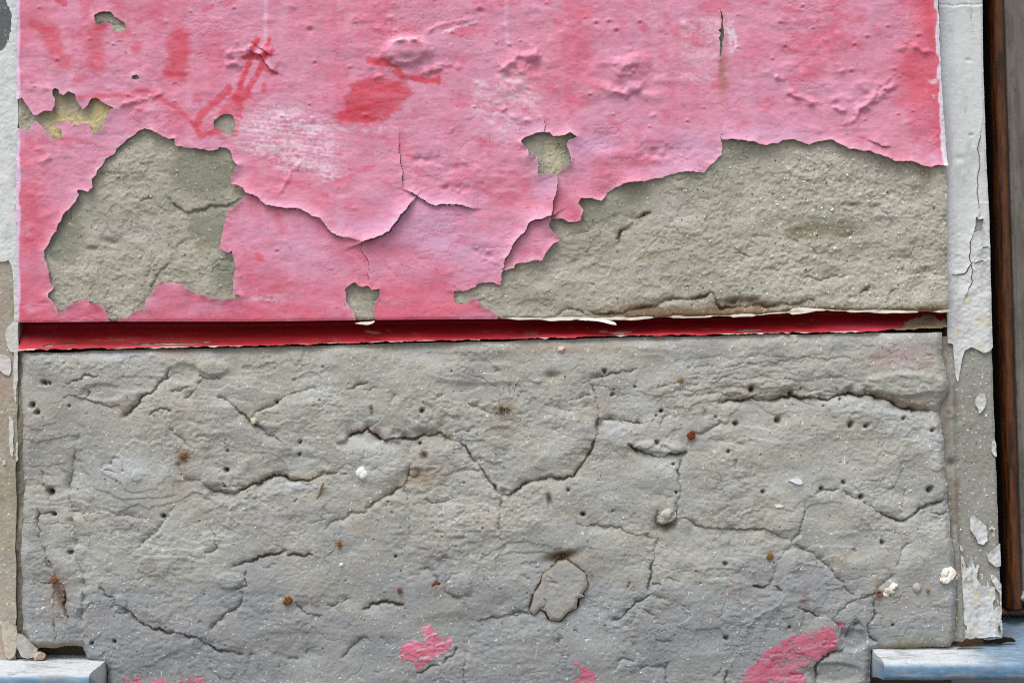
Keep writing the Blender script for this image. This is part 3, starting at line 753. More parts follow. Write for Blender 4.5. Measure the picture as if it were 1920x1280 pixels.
# ------------------------------------------------------------------ lower grey plaster
PATCH = [(1062,1048),(1080,1060),(1098,1075),(1102,1098),(1091,1112),(1096,1117),(1083,1121),(1081,1139),(1064,1147),(1050,1162),(1031,1160),(1024,1146),(1012,1140),(1002,1151),(993,1144),(1001,1112),(1014,1092),(1017,1076),(1031,1066),(1046,1051)]
CR = [
 # pts, kw      (side -1 is above when the points run to the right)
 ([(319,688),(313,709),(292,730),(272,740),(262,746),(252,762),(242,773),(230,782)], dict(w=2.0, d=9, a=5, sw=10)),
 ([(117,745),(133,741),(159,746),(178,755),(202,761),(230,763)], dict(w=.9, d=2, a=3, sw=12, up=2)),
 ([(112,717),(125,720),(141,713),(159,702),(186,704)], dict(d=5, a=3, sw=9)), ([(162,744),(167,732)], dict(d=6, a=2, sw=5)),
 ([(159,797),(145,823),(138,860),(133,890),(130,932),(134,953),(138,967),(138,1033),(150,1070),(157,1089),(157,1126),(154,1168),(153,1214)], dict(w=1.2, d=3.5, a=5, sw=14, swl=14)),
 ([(406,746),(425,750),(438,760),(452,775),(469,791),(489,802),(499,814),(517,821),(530,830)], dict(w=1.8, d=8, a=5, sw=10, up=1)),
 ([(476,775),(496,764),(520,754),(546,738),(568,733),(578,728),(597,733),(615,730)], dict(w=1.1, d=5, a=3, sw=8)),
 ([(626,738),(650,729),(671,721),(693,716)], dict(w=1, d=4.5, a=2.5, sw=7)), ([(674,732),(693,733),(711,725)], dict(w=1, d=4.5, a=2.5, sw=6)),
 ([(629,832),(653,818),(671,810),(689,803),(698,813),(711,823),(735,823),(759,821),(780,823),(804,818),(823,811),(836,821),(852,827)], dict(w=1.8, d=10, a=7, sw=15, up=2, stain=.45)),
 ([(852,827),(873,837),(879,850),(892,866),(905,882),(916,898),(929,916),(937,930)], dict(w=1.8, d=9, a=5, sw=10, swl=9)),
 ([(936,930),(936,980),(940,998),(945,1046)], dict(w=1.0, d=3.5, a=2.5, sw=8, swl=8)),
 ([(940,930),(966,920),(995,903),(1018,898),(1037,894),(1058,898),(1074,894),(1088,876),(1106,850),(1114,826),(1119,799),(1125,781)], dict(w=1.9, d=9, a=5, sw=13, stain=.3)),
 ([(1125,781),(1122,768),(1117,754),(1115,738),(1112,725),(1103,717)], dict(w=1.1, d=4, a=2, sw=8)), ([(1103,717),(1119,706),(1143,700),(1167,694),(1199,690)], dict(w=1.1, d=5, a=3, sw=9)),
 ([(1130,786),(1146,785),(1167,789),(1188,793),(1207,794)], dict(w=1.4, d=8, a=4.5, sw=13, stain=.3)),
 ([(1176,833),(1183,835),(1196,845),(1215,850),(1231,855),(1244,855),(1252,851),(1273,851),(1289,848)], dict(w=2.2, d=13, a=5, sw=9, up=5, stain=.3)),
 ([(1276,860),(1273,906),(1272,935),(1270,956),(1263,972),(1250,984)], dict(w=1.8, d=8, a=2.5, sw=7, swl=7)),
 ([(1232,955),(1234,990),(1234,1004),(1228,1046),(1223,1073),(1218,1089),(1218,1110)], dict(w=2.0, d=10, a=4, sw=10, swl=10)),
 ([(1222,1112),(1210,1120),(1191,1129),(1178,1142),(1165,1158),(1146,1168)], dict(w=1.3, d=6, a=4, sw=10)), ([(1222,1094),(1240,1096)], dict(w=1.6, d=6, a=3, sw=6, stain=.5)),
 ([(1220,1112),(1242,1121),(1255,1130),(1273,1135),(1297,1150)], dict(w=.9, d=3, a=3, sw=9, up=-2)),
 ([(1265,972),(1295,975),(1329,988),(1345,990),(1385,992),(1428,992),(1457,1000),(1484,1012)], dict(w=1.0, d=3.5, a=3.5, sw=12, up=2, stain=.15)),
 ([(960,1151),(995,1150),(1004,1145)], dict(w=1.2, d=4, a=3, sw=9)), ([(894,1166),(918,1158),(979,1150)], dict(w=1.0, d=4, a=3.5, sw=12, up=2)),
 ([(430,1065),(449,1058),(473,1052),(499,1041),(507,1038),(538,1030)], dict(w=1.8, d=9, a=5, sw=10, stain=.3)), ([(538,1041),(568,1043),(588,1039)], dict(w=1.6, d=8, a=4, sw=8, stain=.4)),
 ([(463,1070),(463,1099),(438,1103)], dict(w=1.2, d=5, a=2.5, sw=7)), ([(455,1108),(452,1126),(430,1147),(412,1163),(393,1184)], dict(w=1.3, d=6, a=4, sw=10)),
 ([(186,1099),(212,1118),(218,1134),(244,1146),(263,1168),(282,1176),(305,1182),(332,1187),(353,1195),(377,1200),(393,1210),(420,1219),(436,1222),(457,1230)], dict(w=1.7, d=8, a=4, sw=10, up=1, stain=.15)),
 ([(216,1146),(232,1150),(244,1147)], dict(w=1.2, d=5, a=2, sw=6)), ([(677,1143),(700,1131),(732,1130),(759,1135)], dict(w=1.8, d=9, a=4, sw=9, stain=.4)),
 ([(613,1135),(639,1130),(663,1122)], dict(w=1.2, d=5, a=3, sw=8)), ([(553,1128),(562,1139),(573,1150),(607,1152)], dict(w=1.3, d=6, a=3, sw=8)),
 ([(383,906),(398,922),(425,924),(452,919),(478,906),(512,891),(538,896),(560,899),(584,900),(600,892),(610,882)], dict(w=1.7, d=9, a=6.5, sw=15, up=1.5, stain=.45)),
 ([(610,886),(630,887),(652,889)], dict(w=1.2, d=5, a=3, sw=9, stain=.3)), ([(684,952),(706,940),(732,927),(756,911),(764,895),(767,872)], dict(w=1.2, d=5, a=6, sw=17, stain=.25)),
 ([(1345,753),(1374,750),(1412,744),(1460,747),(1486,742),(1513,745),(1545,749),(1563,744),(1579,740),(1606,741),(1640,742),(1659,748),(1680,757),(1707,765),(1733,768),(1762,770)], dict(w=1.8, d=10, a=8, sw=18, swl=7, up=3, stain=.5)),
 ([(1311,813),(1332,805),(1353,789)], dict(w=1, d=3, a=4, sw=11)), ([(1572,740),(1571,727)], dict(w=1, d=4, a=1.5, sw=5)),
 ([(1513,936),(1532,923),(1548,918),(1574,918)], dict(w=1.2, d=5, a=3, sw=9)), ([(1580,920),(1590,926),(1606,935),(1622,943),(1640,957)], dict(w=1, d=4, a=2.5, sw=8)),
 ([(1640,957),(1659,965),(1680,973),(1702,971),(1718,961),(1733,951),(1747,943),(1775,938)], dict(w=1.8, d=9, a=4.5, sw=9, up=2, stain=.35)), ([(1728,959),(1750,962),(1778,961)], dict(w=1.4, d=5, a=4, sw=12)),
 ([(1513,936),(1510,960),(1500,1000),(1484,1020),(1468,1038),(1452,1065),(1449,1083),(1443,1098)], dict(w=1.0, d=4, a=2.5, sw=8, swl=8)), ([(1409,1097),(1433,1101),(1457,1099),(1467,1108)], dict(w=1.8, d=8, a=3, sw=7, stain=.4)),
 ([(1485,1021),(1505,1028),(1534,1046),(1563,1073),(1585,1099),(1611,1118)], dict(w=.9, d=2.0, a=3.5, sw=10, up=2)), ([(1490,1026),(1515,1030)], dict(w=1.3, d=6, a=2, sw=5, stain=.4)),
 ([(1497,1138),(1526,1150),(1561,1159)], dict(w=1.5, d=7, a=3.5, sw=9)), ([(1561,1159),(1579,1142),(1606,1123),(1640,1113),(1670,1083),(1683,1060),(1691,1030),(1712,1017)], dict(w=1.1, d=4, a=3, sw=9)),
 ([(1561,1159),(1575,1172),(1582,1190),(1585,1210)], dict(w=1.1, d=4, a=3, sw=9)),
 ([(1646,1120),(1643,1152),(1627,1174),(1632,1192),(1648,1204),(1650,1212)], dict(w=1.4, d=6, a=4, sw=10, swl=12)), ([(1585,1198),(1593,1174),(1614,1166)], dict(w=1.8, d=6, a=6, sw=14)),
 ([(1585,1214),(1563,1222),(1540,1237),(1529,1251),(1526,1290)], dict(w=2.0, d=8, a=5, sw=10, up=-3)),
 ([(1500,1090),(1459,1135),(1427,1150),(1404,1171),(1396,1206),(1374,1237),(1364,1251),(1340,1249),(1324,1245)], dict(w=.8, d=0, a=-2.5, sw=6, swl=4)),
 ([(327,953),(311,974),(279,1009),(260,1027),(231,1051)], dict(w=.9, d=1.5, a=3, sw=8, up=1.5)), ([(109,956),(138,960),(154,966),(202,960),(239,966),(274,974)], dict(w=.8, d=1, a=3, sw=9, up=-3)),
 ([(73,880),(77,903),(93,922),(94,948)], dict(w=1.1, d=6, a=1.5, sw=5)), ([(70,950),(70,980),(74,1012),(85,1052),(100,1073),(103,1086)], dict(w=1.2, d=6, a=2, sw=6)), ([(88,1050),(95,1058),(99,1068)], dict(w=1, d=4, a=1, sw=4)),
 ([(112,1092),(120,1108),(122,1125),(118,1135),(123,1152),(130,1168)], dict(w=1.6, d=8, a=3, sw=6, stain=.5)), ([(101,1095),(102,1150),(102,1205)], dict(w=1.0, d=4, a=2, sw=6)), ([(60,1095),(80,1092),(98,1091)], dict(w=.9, d=2, a=2, sw=6, up=1)),
 ([(66,962),(90,961),(100,962)], dict(w=1.2, d=4, a=2, sw=5)), ([(319,802),(340,821),(351,839)], dict(w=1.2, d=5, a=3, sw=9)), ([(369,817),(380,818),(393,822)], dict(d=3, a=2, sw=7)),
 ([(279,778),(295,770),(313,766),(323,771)], dict(d=5, a=3, sw=7)), ([(372,705),(393,710),(417,712)], dict(w=1.2, d=5, a=3, sw=7)), ([(380,712),(359,738),(345,748)], dict(d=3.5, a=4, sw=9)), ([(318,732),(340,731),(356,727)], dict(d=4, a=2, sw=6)),
 ([(870,754),(894,762),(916,773),(935,775)], dict(w=1, d=5, a=3, sw=8)), ([(722,770),(732,760),(735,749),(743,738)], dict(w=.9, d=3, a=3, sw=8)), ([(801,746),(820,744),(831,737)], dict(w=.9, d=4, a=2, sw=7)),
 ([(892,799),(879,811),(852,810)], dict(w=.9, d=3.5, a=3, sw=8)), ([(796,935),(812,943),(833,940),(850,932)], dict(w=.9, d=3, a=3, sw=9)), ([(764,895),(764,940),(767,993),(770,1015)], dict(w=.9, d=3.5, a=2, sw=6)),
 ([(762,1137),(763,1165)], dict(w=.8, d=2, a=1.5, sw=5)), ([(869,1200),(870,1290)], dict(w=1, d=3, a=2, sw=7)), ([(577,1184),(574,1232)], dict(w=.8, d=2, a=1.5, sw=6)),
 ([(1080,980),(1146,985),(1172,996),(1226,1009)], dict(w=.8, d=1, a=3, sw=10, up=2)), ([(607,997),(629,975),(653,965),(690,956)], dict(w=1, d=3, a=3, sw=9)),
 ([(873,1073),(847,1075),(836,1091),(836,1110),(857,1121),(894,1123)], dict(w=1.1, d=4, a=2.5, sw=7)), ([(785,1067),(800,1064),(812,1078),(824,1094)], dict(w=1, d=3.5, a=3, sw=8)), ([(755,1088),(770,1078),(800,1066)], dict(w=.8, d=2, a=2, sw=6)),
 ([(330,840),(340,895),(360,900),(378,902)], dict(w=.8, d=2, a=4, sw=12)), ([(480,1075),(520,1060)], dict(w=.8, d=2, a=2, sw=9)), ([(640,1235),(672,1200),(690,1192)], dict(w=.8, d=2, a=3, sw=11, up=2)), ([(830,1246),(850,1228),(858,1214)], dict(w=1.6, d=6, a=3, sw=8)),
 ([(780,1262),(800,1254),(826,1250)], dict(w=1.4, d=6, a=3, sw=8)), ([(1028,1215),(1048,1205),(1056,1195)], dict(w=.8, d=1, a=3, sw=9, up=-2)), ([(1150,1262),(1160,1240),(1195,1240)], dict(w=.8, d=2, a=3, sw=8, up=-2)),
 ([(1250,1240),(1255,1290)], dict(w=1.4, d=5, a=3, sw=7)), ([(1200,1255),(1225,1250),(1250,1252)], dict(w=1.6, d=6, a=4, sw=9)), ([(1364,1255),(1362,1295)], dict(w=1.4, d=6, a=3, sw=7)),
 ([(840,870),(870,880),(905,882)], dict(w=.8, d=1.5, a=3, sw=10)), ([(820,1090),(812,1098),(826,1096)], dict(w=1.5, d=5, a=3, sw=6, stain=.5)), ([(1180,1090),(1176,1103)], dict(w=1.6, d=6, a=1, sw=4)),
 ([(400,1017),(406,1028),(393,1035),(382,1036)], dict(w=1.2, d=5, a=2.5, sw=7)), ([(392,985),(402,1002),(406,1018)], dict(w=.9, d=3, a=2, sw=6)), ([(300,985),(292,1000),(279,1010)], dict(w=1.4, d=3, a=3, sw=7)), ([(180,1135),(172,1130),(164,1138),(160,1150)], dict(w=.9, d=3, a=2, sw=6)),
 ([(1290,820),(1330,830),(1420,826)], dict(w=.7, d=.5, a=2, sw=14)), ([(1190,930),(1225,925),(1262,930)], dict(w=.8, d=1.5, a=2.5, sw=10)), ([(1020,760),(1070,770),(1112,760)], dict(w=.8, d=1.5, a=2.5, sw=10)), ([(1068,748),(1090,745),(1112,742)], dict(w=.9, d=3, a=2, sw=7)),
]
for k in range(11):        # trowel strata in the upper right
    yb = 664 + k * 8.5
    x0 = 1260 + 40 * math.sin(k * 2.3); x1 = 1560 + 60 * math.sin(k * 1.7)
    if k % 4 != 2:
        CR.append(([(x0, yb + 14), ((x0 * 2 + x1) / 3, yb + 6 + 4 * math.sin(k)), ((x0 + 2 * x1) / 3, yb + 4 * math.cos(k * 1.3)), (x1, yb + 6)], dict(w=.6, d=.5 + .6 * (k % 3), a=1.1, sw=5, up=.6)))
_r = random.Random(77)
for _ in range(60):       # stray hairlines and dings
    x, y, a, L = _r.uniform(60, 1750), _r.uniform(680, 1270), _r.gauss(0, .5) + (_r.random() < .15) * 1.5, _r.uniform(10, 42)
    CR.append(([(x, y), (x + L * .5 * math.cos(a), y + L * .5 * math.sin(a) + _r.uniform(-4, 4)), (x + L * math.cos(a), y + L * math.sin(a))], dict(w=.7, d=_r.uniform(.8, 3), a=_r.uniform(.8, 2.2), sw=_r.uniform(4, 9), up=_r.uniform(-1, 1.5))))
LEFT_L = [(38,655),(37,760),(42,800),(40,900),(38,1000),(38,1100),(41,1180),(52,1208),(70,1215),(152,1213),(160,1236),(190,1248),(200,1262),(201,1420)]
RIGHT_L = [(1776,600),(1768,640),(1768,665),(1776,690),(1780,720),(1778,740),(1764,768),(1768,800),(1773,850),(1776,900),(1782,960),(1787,1020),(1793,1080),(1794,1150),(1793,1198),(1784,1213),(1700,1219),(1650,1216),(1636,1222),(1634,1260),(1625,1420)]
OUT_L = LEFT_L + RIGHT_L[::-1]
LSTEP = 1.6
g = Grid(36, 1798, 612, 1330, LSTEP)
X, Y = g.X, g.Y
low = sstep(950, 1150, Y)
rz = 0.2 + 0.85 * sstep(-.25, .35, fbm(X, Y, 120, 80, seed=167, octv=3))
g.H = 1.0 + 5.0 * fbm(X, Y, 190, 150, seed=101) + 3.6 * fbm(X, Y, 105, 72, seed=98, octv=2) + 2.6 * fbm(X, Y, 60, 42, seed=102, octv=2) + rz * (1.1 * fbm(X, Y, 22, 15, seed=103, octv=3) + 0.7 * vnoise(X, Y, 7.5, 5.5, 104)) + 0.38 * vnoise(X, Y, 4.2, 3.8, 105)
rp = sstep(0.1, 0.5, fbm(X, Y, 110, 80, seed=106))
g.H += rp * (0.9 * np.abs(fbm(X, Y, 12, 9, seed=107, octv=2)) * 2 + 0.5 * vnoise(X, Y, 5, 4, 108))
g.H -= 0.7 * np.clip(0.14 - np.abs(fbm(X, Y, 70, 26, seed=160, octv=3)), 0, 1) / 0.14 * sstep(-.1, .3, fbm(X, Y, 160, seed=161))
g.H -= 0.5 * np.clip(0.12 - np.abs(fbm(X, Y, 34, 20, seed=162, octv=3)), 0, 1) / 0.12 * sstep(0, .3, fbm(X, Y, 120, seed=163))
g.H += rz * (0.5 * vnoise(X, Y, 10, 6.5, 164) + 0.5 * fbm(X, Y, 40, 22, seed=165, octv=3))
g.H += (g.blob(860,1010,90,60) + g.blob(450,950,90,60) + g.blob(960,960,120,50)) * (1.1 * vnoise(X, Y, 6.5, 5.5, 109) + .7 * vnoise(X, Y, 12, 9, 110))
# old plaster coats: plates that stand a little higher or lower
for cx, cy, rx, ry, an, h in [(700,870,60,40,0,4),(560,870,60,20,0,-3),(1040,820,60,50,0,3),(1330,870,80,90,0,4),(620,780,120,35,0,2),(420,850,40,40,0,-4),(1170,820,35,22,0,3),(1236,838,46,11,8,4),(1262,834,26,9,20,3),(1205,836,20,7,-10,3),(1700,720,90,24,0,6),(860,1095,26,26,0,5),(430,1088,24,16,0,4),(395,1010,18,16,0,3),(1055,770,50,30,0,2),(400,690,30,14,0,5),(345,700,30,20,0,-4),(1120,1035,60,40,0,3),(900,700,120,22,0,3),(190,735,40,16,0,-4),(780,905,40,30,0,-3),(228,1128,12,14,0,3),(260,720,60,16,0,-2),(1290,1085,60,60,0,3),(1610,1085,60,40,30,3),(1550,1090,70,45,20,-3),(1490,1160,60,30,-20,-3),(1600,1200,26,22,0,-9),(1560,1262,60,20,0,-6),(560,1210,90,30,0,-2.5),(830,1190,70,40,0,-2.5),(1340,1040,70,40,0,2)]:
    b = g.blob(cx, cy, rx, ry, an)
    g.H += h * sstep(0.25, 0.62, b + 0.07 * fbm(X, Y, 24, seed=111))
STAINS = []
tz = sstep(-.25, .25, fbm(X, Y, 200, 140, seed=168))
g.H += (.15 + .75 * tz) * terrace(fbm(X, Y, 150, 95, seed=169, octv=6, gain=.46), .30, 2.2, 1.6)
g.H += terrace(fbm(X, Y, 70, 45, seed=170, octv=5, gain=.5), .42, 1.0, 1.6) * rz * .3
g.H -= 1.5 * hairline(fbm(X, Y, 150, 110, seed=171, octv=6, gain=.55), .75) * sstep(.02, .25, fbm(X, Y, 90, seed=172))
g.H -= 0.7 * hairline(fbm(X, Y, 80, 50, seed=173, octv=6, gain=.55), .7) * sstep(.1, .3, fbm(X, Y, 70, seed=174))
for px, py in ((1296,815),(102,1086),(540,1125),(1443,1040),(637,1018),(750,1106),(818,1096),(1648,1110),(344,853)):
    STAINS.append((px, py))
HB = g.H.copy()
# colour
g.C[:] = lin((172, 172, 163))
g.tint((164, 158, 146), .35 * sstep(-.05, .45, fbm(X, Y, 150, 60, seed=175, octv=6, gain=.6)) * sstep(1050, 800, Y))
g.tint((142, 146, 150), .5 * sstep(.0, .4, fbm(X, Y, 130, 90, seed=176, octv=6, gain=.6)) * sstep(800, 1000, Y))
g.tint((176, 173, 163), 0.5 * sstep(940, 700, Y) * sstep(-0.4, 0.4, fbm(X, Y, 140, 70, seed=112)))
g.tint((158, 163, 168), 0.65 * low * sstep(-0.5, 0.3, fbm(X, Y, 120, 80, seed=113)))
g.tint((150, 150, 150), 0.55 * sstep(0.0, 0.5, fbm(X, Y, 70, 50, seed=114)))
g.tint((188, 190, 190), 0.5 * sstep(0.1, 0.6, fbm(X, Y, 90, 60, seed=115)))
g.tint((164, 154, 140), 0.4 * sstep(0.15, 0.55, fbm(X, Y, 50, 40, seed=116)))
g.tint((160, 156, 150), 0.35 * sstep(0.2, 0.6, fbm(X, Y, 80, 60, seed=117)))
g.tint((146, 152, 160), 0.55 * (g.blob(1490,1090,75,40,20) + g.blob(1430,1190,60,40) + g.blob(720,1215,60,40) + g.blob(1060,1250,50,30) + g.blob(430,1250,60,30) + g.blob(280,1235,60,30)))
g.tint((132, 136, 140), 0.55 * sstep(1000, 1230, Y))
g.tint((134, 136, 138), 0.35 * sstep(330, 120, X) * sstep(-.3, .3, fbm(X, Y, 90, seed=166)))
g.tint((196, 200, 204), 0.6 * (g.blob(1650,765,110,14,4) + g.blob(1255,880,30,14) + g.blob(1160,810,30,16) + g.blob(870,832,20,7,25) + g.blob(560,910,60,8) + g.blob(240,880,80,25) + g.blob(250,668,120,10) + g.blob(1610,812,14,4) + g.blob(1745,830,25,30)))
g.tint((150, 128, 106), 0.55 * (g.blob(1710,757,50,12,10) + g.blob(1050,655,120,8) + g.blob(950,770,20,22) + g.blob(345,850,22,14) + g.blob(110,1110,26,40) + g.blob(790,895,30,30) + g.blob(1055,1042,30,12) + g.blob(330,665,40,12)))
g.tint((128, 122, 84), 0.55 * sstep(1178, 1208, Y) * sstep(1640, 1660, X) * sstep(-0.4, 0.3, fbm(X, Y, 24, seed=118)))
g.tint((126, 106, 78), 0.7 * sstep(1196, 1212, Y) * sstep(170, 120, X)); g.tint((138, 122, 90), .55 * sstep(1204, 1214, Y) * sstep(1224, 1216, Y) * sstep(1630, 1660, X))
g.tint((170, 132, 132), 0.5 * g.blob(1690,668,60,22)); g.tint((150, 110, 100), 0.4 * (g.blob(1640,668,14,4) + g.blob(1375,1110,6,10) + g.blob(1510,1115,8,20)))
for pts, kw in CR:
    kw = dict(kw)
    if kw.get('a', 3) > 0:
        kw['a'] = kw.get('a', 3) * 1.25
        deep = kw.get('w', 1.3) > 1.55
        kw['d'] = kw.get('d', 7) * (1.0 if deep else .85)
        kw['w'] = kw.get('w', 1.3) * (0.8 if deep else .75)
    crack(g, pts, **kw)
crack(g, PATCH[5:16], w=2.6, d=14, a=3, sw=9, amp=.3, stain=.2)
crack(g, PATCH[:6], w=1.4, d=8, a=2, sw=7, amp=.3)
crack(g, PATCH[15:] + PATCH[:1], w=.9, d=4, a=1.5, sw=6, amp=.3)
hollow(g, 1055, 1044, 30, 9, 16, -14, (88, 62, 44), .85); hollow(g, 1035, 704, 13, 7, 9, 2, BROWN, .5); hollow(g, 1124, 795, 6, 12, 9, 20, (128,112,92), .6); hollow(g, 944, 922, 7, 6, 8, 0, BROWN, .3)
hollow(g, 1248, 984, 20, 10, 15, -20, (80, 60, 46), .8); hollow(g, 236, 778, 9, 5, 6, -35, BROWN, .4); hollow(g, 1030, 937, 4.5, 13, 12, -12, (80,70,60), .6); hollow(g, 347, 862, 15, 9, 6, 10, BROWN, .5); hollow(g, 114, 1118, 8, 22, 9, -15, (84,62,46), .7); hollow(g, 780, 888, 9, 9, 6, 0, (110,86,70), .6)
hollow(g, 796, 855, 7, 8, 9, 0, (92,70,60), .7); hollow(g, 1690, 765, 60, 10, 4, 8)
PITS = [(563,829,3.6),(561,852,3.6),(60,761,6),(70,773,5),(82,717,6),(92,718,4),(130,761,3),(94,924,9),(100,963,5),(131,1036,5),(230,882,2),(1595,797,6),(1624,799,5),(1460,789,6),(1749,807,4),(1744,919,7),(1581,904,4),(1540,916,4),(1614,931,5),(1431,922,4),(1544,761,2.4),(1576,748,3),(1696,785,4),(1134,696,4.5),(1148,740,4),(1240,770,4.5),(1230,779,2.5),(1380,795,5),(1342,781,3),(1065,918,3.5),(1232,831,5),(1409,729,6),(1365,846,3.5),(1268,923,3),(1360,1057,4.5),(1149,958,2.5),(1094,964,5),(792,770,5),(518,753,4),(605,688,2.2),(847,696,2.5),(788,831,3.5),(425,882,5),(421,911,3),(306,968,5),(218,902,2.2),(426,845,3),(1655,1017,5),(1361,1195,5),(600,750,2.5),(1036,1062,2),(310,1176,2),(742,1043,3),(1483,737,5),(1712,772,2.5),(1502,729,2.5),(1190,725,3),(1262,870,3),(1305,1070,2.5),(905,990,2.5),(870,905,2.2),(728,940,2.5),(735,960,2.2),(215,1202,4),(172,1205,4),(1675,1172,3),(1480,1175,3)]
rnd = random.Random(11)
for (px, py, r) in PITS + [(rnd.uniform(60, 1760), rnd.uniform(670, 1270), rnd.uniform(1.0, 1.9)) for _ in range(110)]:
    r *= .8
    for _q in range(2 if r > 2.2 else 0):
        hollow(g, px + rnd.uniform(-1, 1) * r, py + rnd.uniform(-1, 1) * r, r * rnd.uniform(.4, .8), r * rnd.uniform(.4, .8), 1.8 * r)
    hollow(g, px, py, r, r * rnd.uniform(.8, 1.25), min(14, 3.6 * r), 0, (110, 92, 74) if r > 3 else (124, 118, 108), .5)
    if r > 3:
        g.dab(px, py + r * 1.5, r * 1.6, r, .25 * r)
for _ in range(240):
    px, py, r = rnd.uniform(60, 1760), rnd.uniform(670, 1300), rnd.uniform(2, 5)
    g.dab(px, py, r, r, rnd.uniform(.5, 1.6))
for px, py in STAINS:
    v = g.view(px - 30, px + 30, py - 20, py + 60)
    v.tint((132, 92, 62), .45 * (v.blob(px, py + 2, 11, 9) + .7 * v.blob(px + 1, py + 16, 5, 17)) * (.7 + .6 * vnoise(v.X, v.Y, 6, 9, 177)))
sp = vnoise(X, Y, 3.4, 3.4, 121)
g.tint((236, 236, 232), 0.8 * sstep(0.86, 0.95, sp)); g.tint((104, 96, 84), 0.6 * sstep(0.87, 0.94, vnoise(X, Y, 4.2, 3.2, 122)))
# rolled arrises
sdo = g.sd(rough(OUT_L, 2.0, 8, 130, True)[:-1], 36)
e = np.clip(-sdo, 0, 36)
top = np.clip((Y - gbot(X)) / 26, 0, 1)
g.H -= 13 * (1 - np.clip(e / 16, 0, 1)) ** 2.2
g.H -= 11 * (1 - top) ** 2.0
sd = np.minimum(-sdo, Y - gbot(X) - 3.0 - 1.6 * vnoise(X, X * 0, 30, 30, 131) - 3 * sstep(250, 60, X))
LOW = g
V_, T_, C_ = clip(g, sd, thick=66, rim=(120, 104, 84))
o = link('plaster_coat', raw_mesh('plaster_coat', V_, T_, C_), M_plaster, pier)
o['label'] = 'bare grey plaster, cracked and pitted, below the groove'

# --- a raised plaster patch
g2 = Grid(985, 1112, 1040, 1168, 1.6)
g2.H = 6.0 + 1.2 * fbm(g2.X, g2.Y, 60, seed=140) + 0.8 * fbm(g2.X, g2.Y, 14, seed=141) + .4 * vnoise(g2.X, g2.Y, 4, 4, 142)
s2 = g2.sd(rough(PATCH, 1.4, 5, 143, True)[:-1], 36)
g2.H -= 3.0 * (1 - np.clip(-s2 / 7, 0, 1)) ** 2
g2.H += 1.6 * fbm(g2.X, g2.Y, 26, 20, seed=145)
g2.H += 1.5 + .5 * HB[int((1105 - LOW.ys[0]) / LSTEP), int((1045 - LOW.xs[0]) / LSTEP)]
g2.C[:] = lin((164, 164, 160)); g2.tint((150, 148, 140), .5 * sstep(0, .5, fbm(g2.X, g2.Y, 30, seed=144))); g2.tint((140, 120, 96), .4 * np.clip(1 + s2 / 8, 0, 1))
crack(g2, [(1024,1078),(1034,1090),(1046,1096)], w=1, d=3, a=1.5, sw=5); crack(g2, [(1012,1140),(1024,1132),(1020,1120)], w=1, d=2, a=1.5, sw=6)
V_, T_, C_ = clip(g2, -s2, thick=14, rim=(118, 98, 74))
o = link('plaster_patch', raw_mesh('plaster_patch', V_, T_, C_), M_plaster, pier)
o['label'] = 'raised lozenge of plaster ringed by an open crack'

# --- pink paint left on the grey plaster
REM = [
 [(787,1178),(799,1168),(809,1170),(815,1184),(823,1192),(844,1194),(848,1203),(841,1219),(823,1230),(801,1240),(786,1253),(778,1246),(775,1236),(748,1231),(747,1227),(751,1216),(759,1203),(775,1198),(786,1202),(796,1206),(795,1195)],
 [(1392,1262),(1420,1240),(1436,1219),(1449,1212),(1465,1200),(1484,1190),(1508,1184),(1526,1180),(1545,1175),(1561,1174),(1571,1198),(1566,1214),(1550,1227),(1534,1235),(1510,1248),(1492,1253),(1505,1259),(1513,1272),(1510,1310),(1388,1310)],
 [(1074,1235),(1093,1243),(1103,1254),(1119,1267),(1112,1300),(1062,1300),(1066,1285),(1088,1269),(1090,1253)],
 [(1572,1163),(1582,1165),(1584,1172),(1576,1178),(1571,1172)],
 [(228,1272),(250,1268),(275,1276),(300,1270),(340,1274),(380,1266),(384,1300),(226,1300)],
]
for k, P in enumerate(REM):
    xs, ys = [p[0] for p in P], [p[1] for p in P]
    g3 = Grid(min(xs) - 6, max(xs) + 6, min(ys) - 6, min(max(ys), 1310) + 6, 1.6)
    ji = np.clip(np.round((g3.Y - LOW.ys[0]) / LSTEP).astype(int), 0, len(LOW.ys) - 1); ii = np.clip(np.round((g3.X - LOW.xs[0]) / LSTEP).astype(int), 0, len(LOW.xs) - 1)
    g3.H = LOW.H[ji, ii] + .8 + .25 * vnoise(g3.X, g3.Y, 9, 3.5, 150)
    g3.C[:] = lin((204, 118, 142)); g3.tint((196, 88, 112), .7 * sstep(-.2, .4, fbm(g3.X, g3.Y, 50, 14, seed=151)))
    g3.tint((206, 184, 190), .75 * sstep(.18, .42, fbm(g3.X, g3.Y + 0.3 * g3.X, 50, 5.5, seed=152) + (.1 if k == 0 else -.06)))
    if k == 1:
        g3.tint((182, 98, 120), .6); g3.tint((160, 140, 146), .5 * sstep(.1, .5, fbm(g3.X, g3.Y, 30, 16, seed=156)))
    s3 = g3.sd(rough(P, 3.2, 4, 153 + k, True)[:-1], 36)
    s3 = np.minimum(-s3 + 2.0 * vnoise(g3.X, g3.Y, 6, 5, 154), 3.2 * vnoise(g3.X, g3.Y, 6, 4, 155) + (2.1 if k != 4 else 0.1))
    V_, T_, C_ = clip(g3, s3, thick=1.0, rim=(206, 160, 168))
    o = link('paint_remnant', raw_mesh('paint_remnant', V_, T_, C_), M_paint, pier)

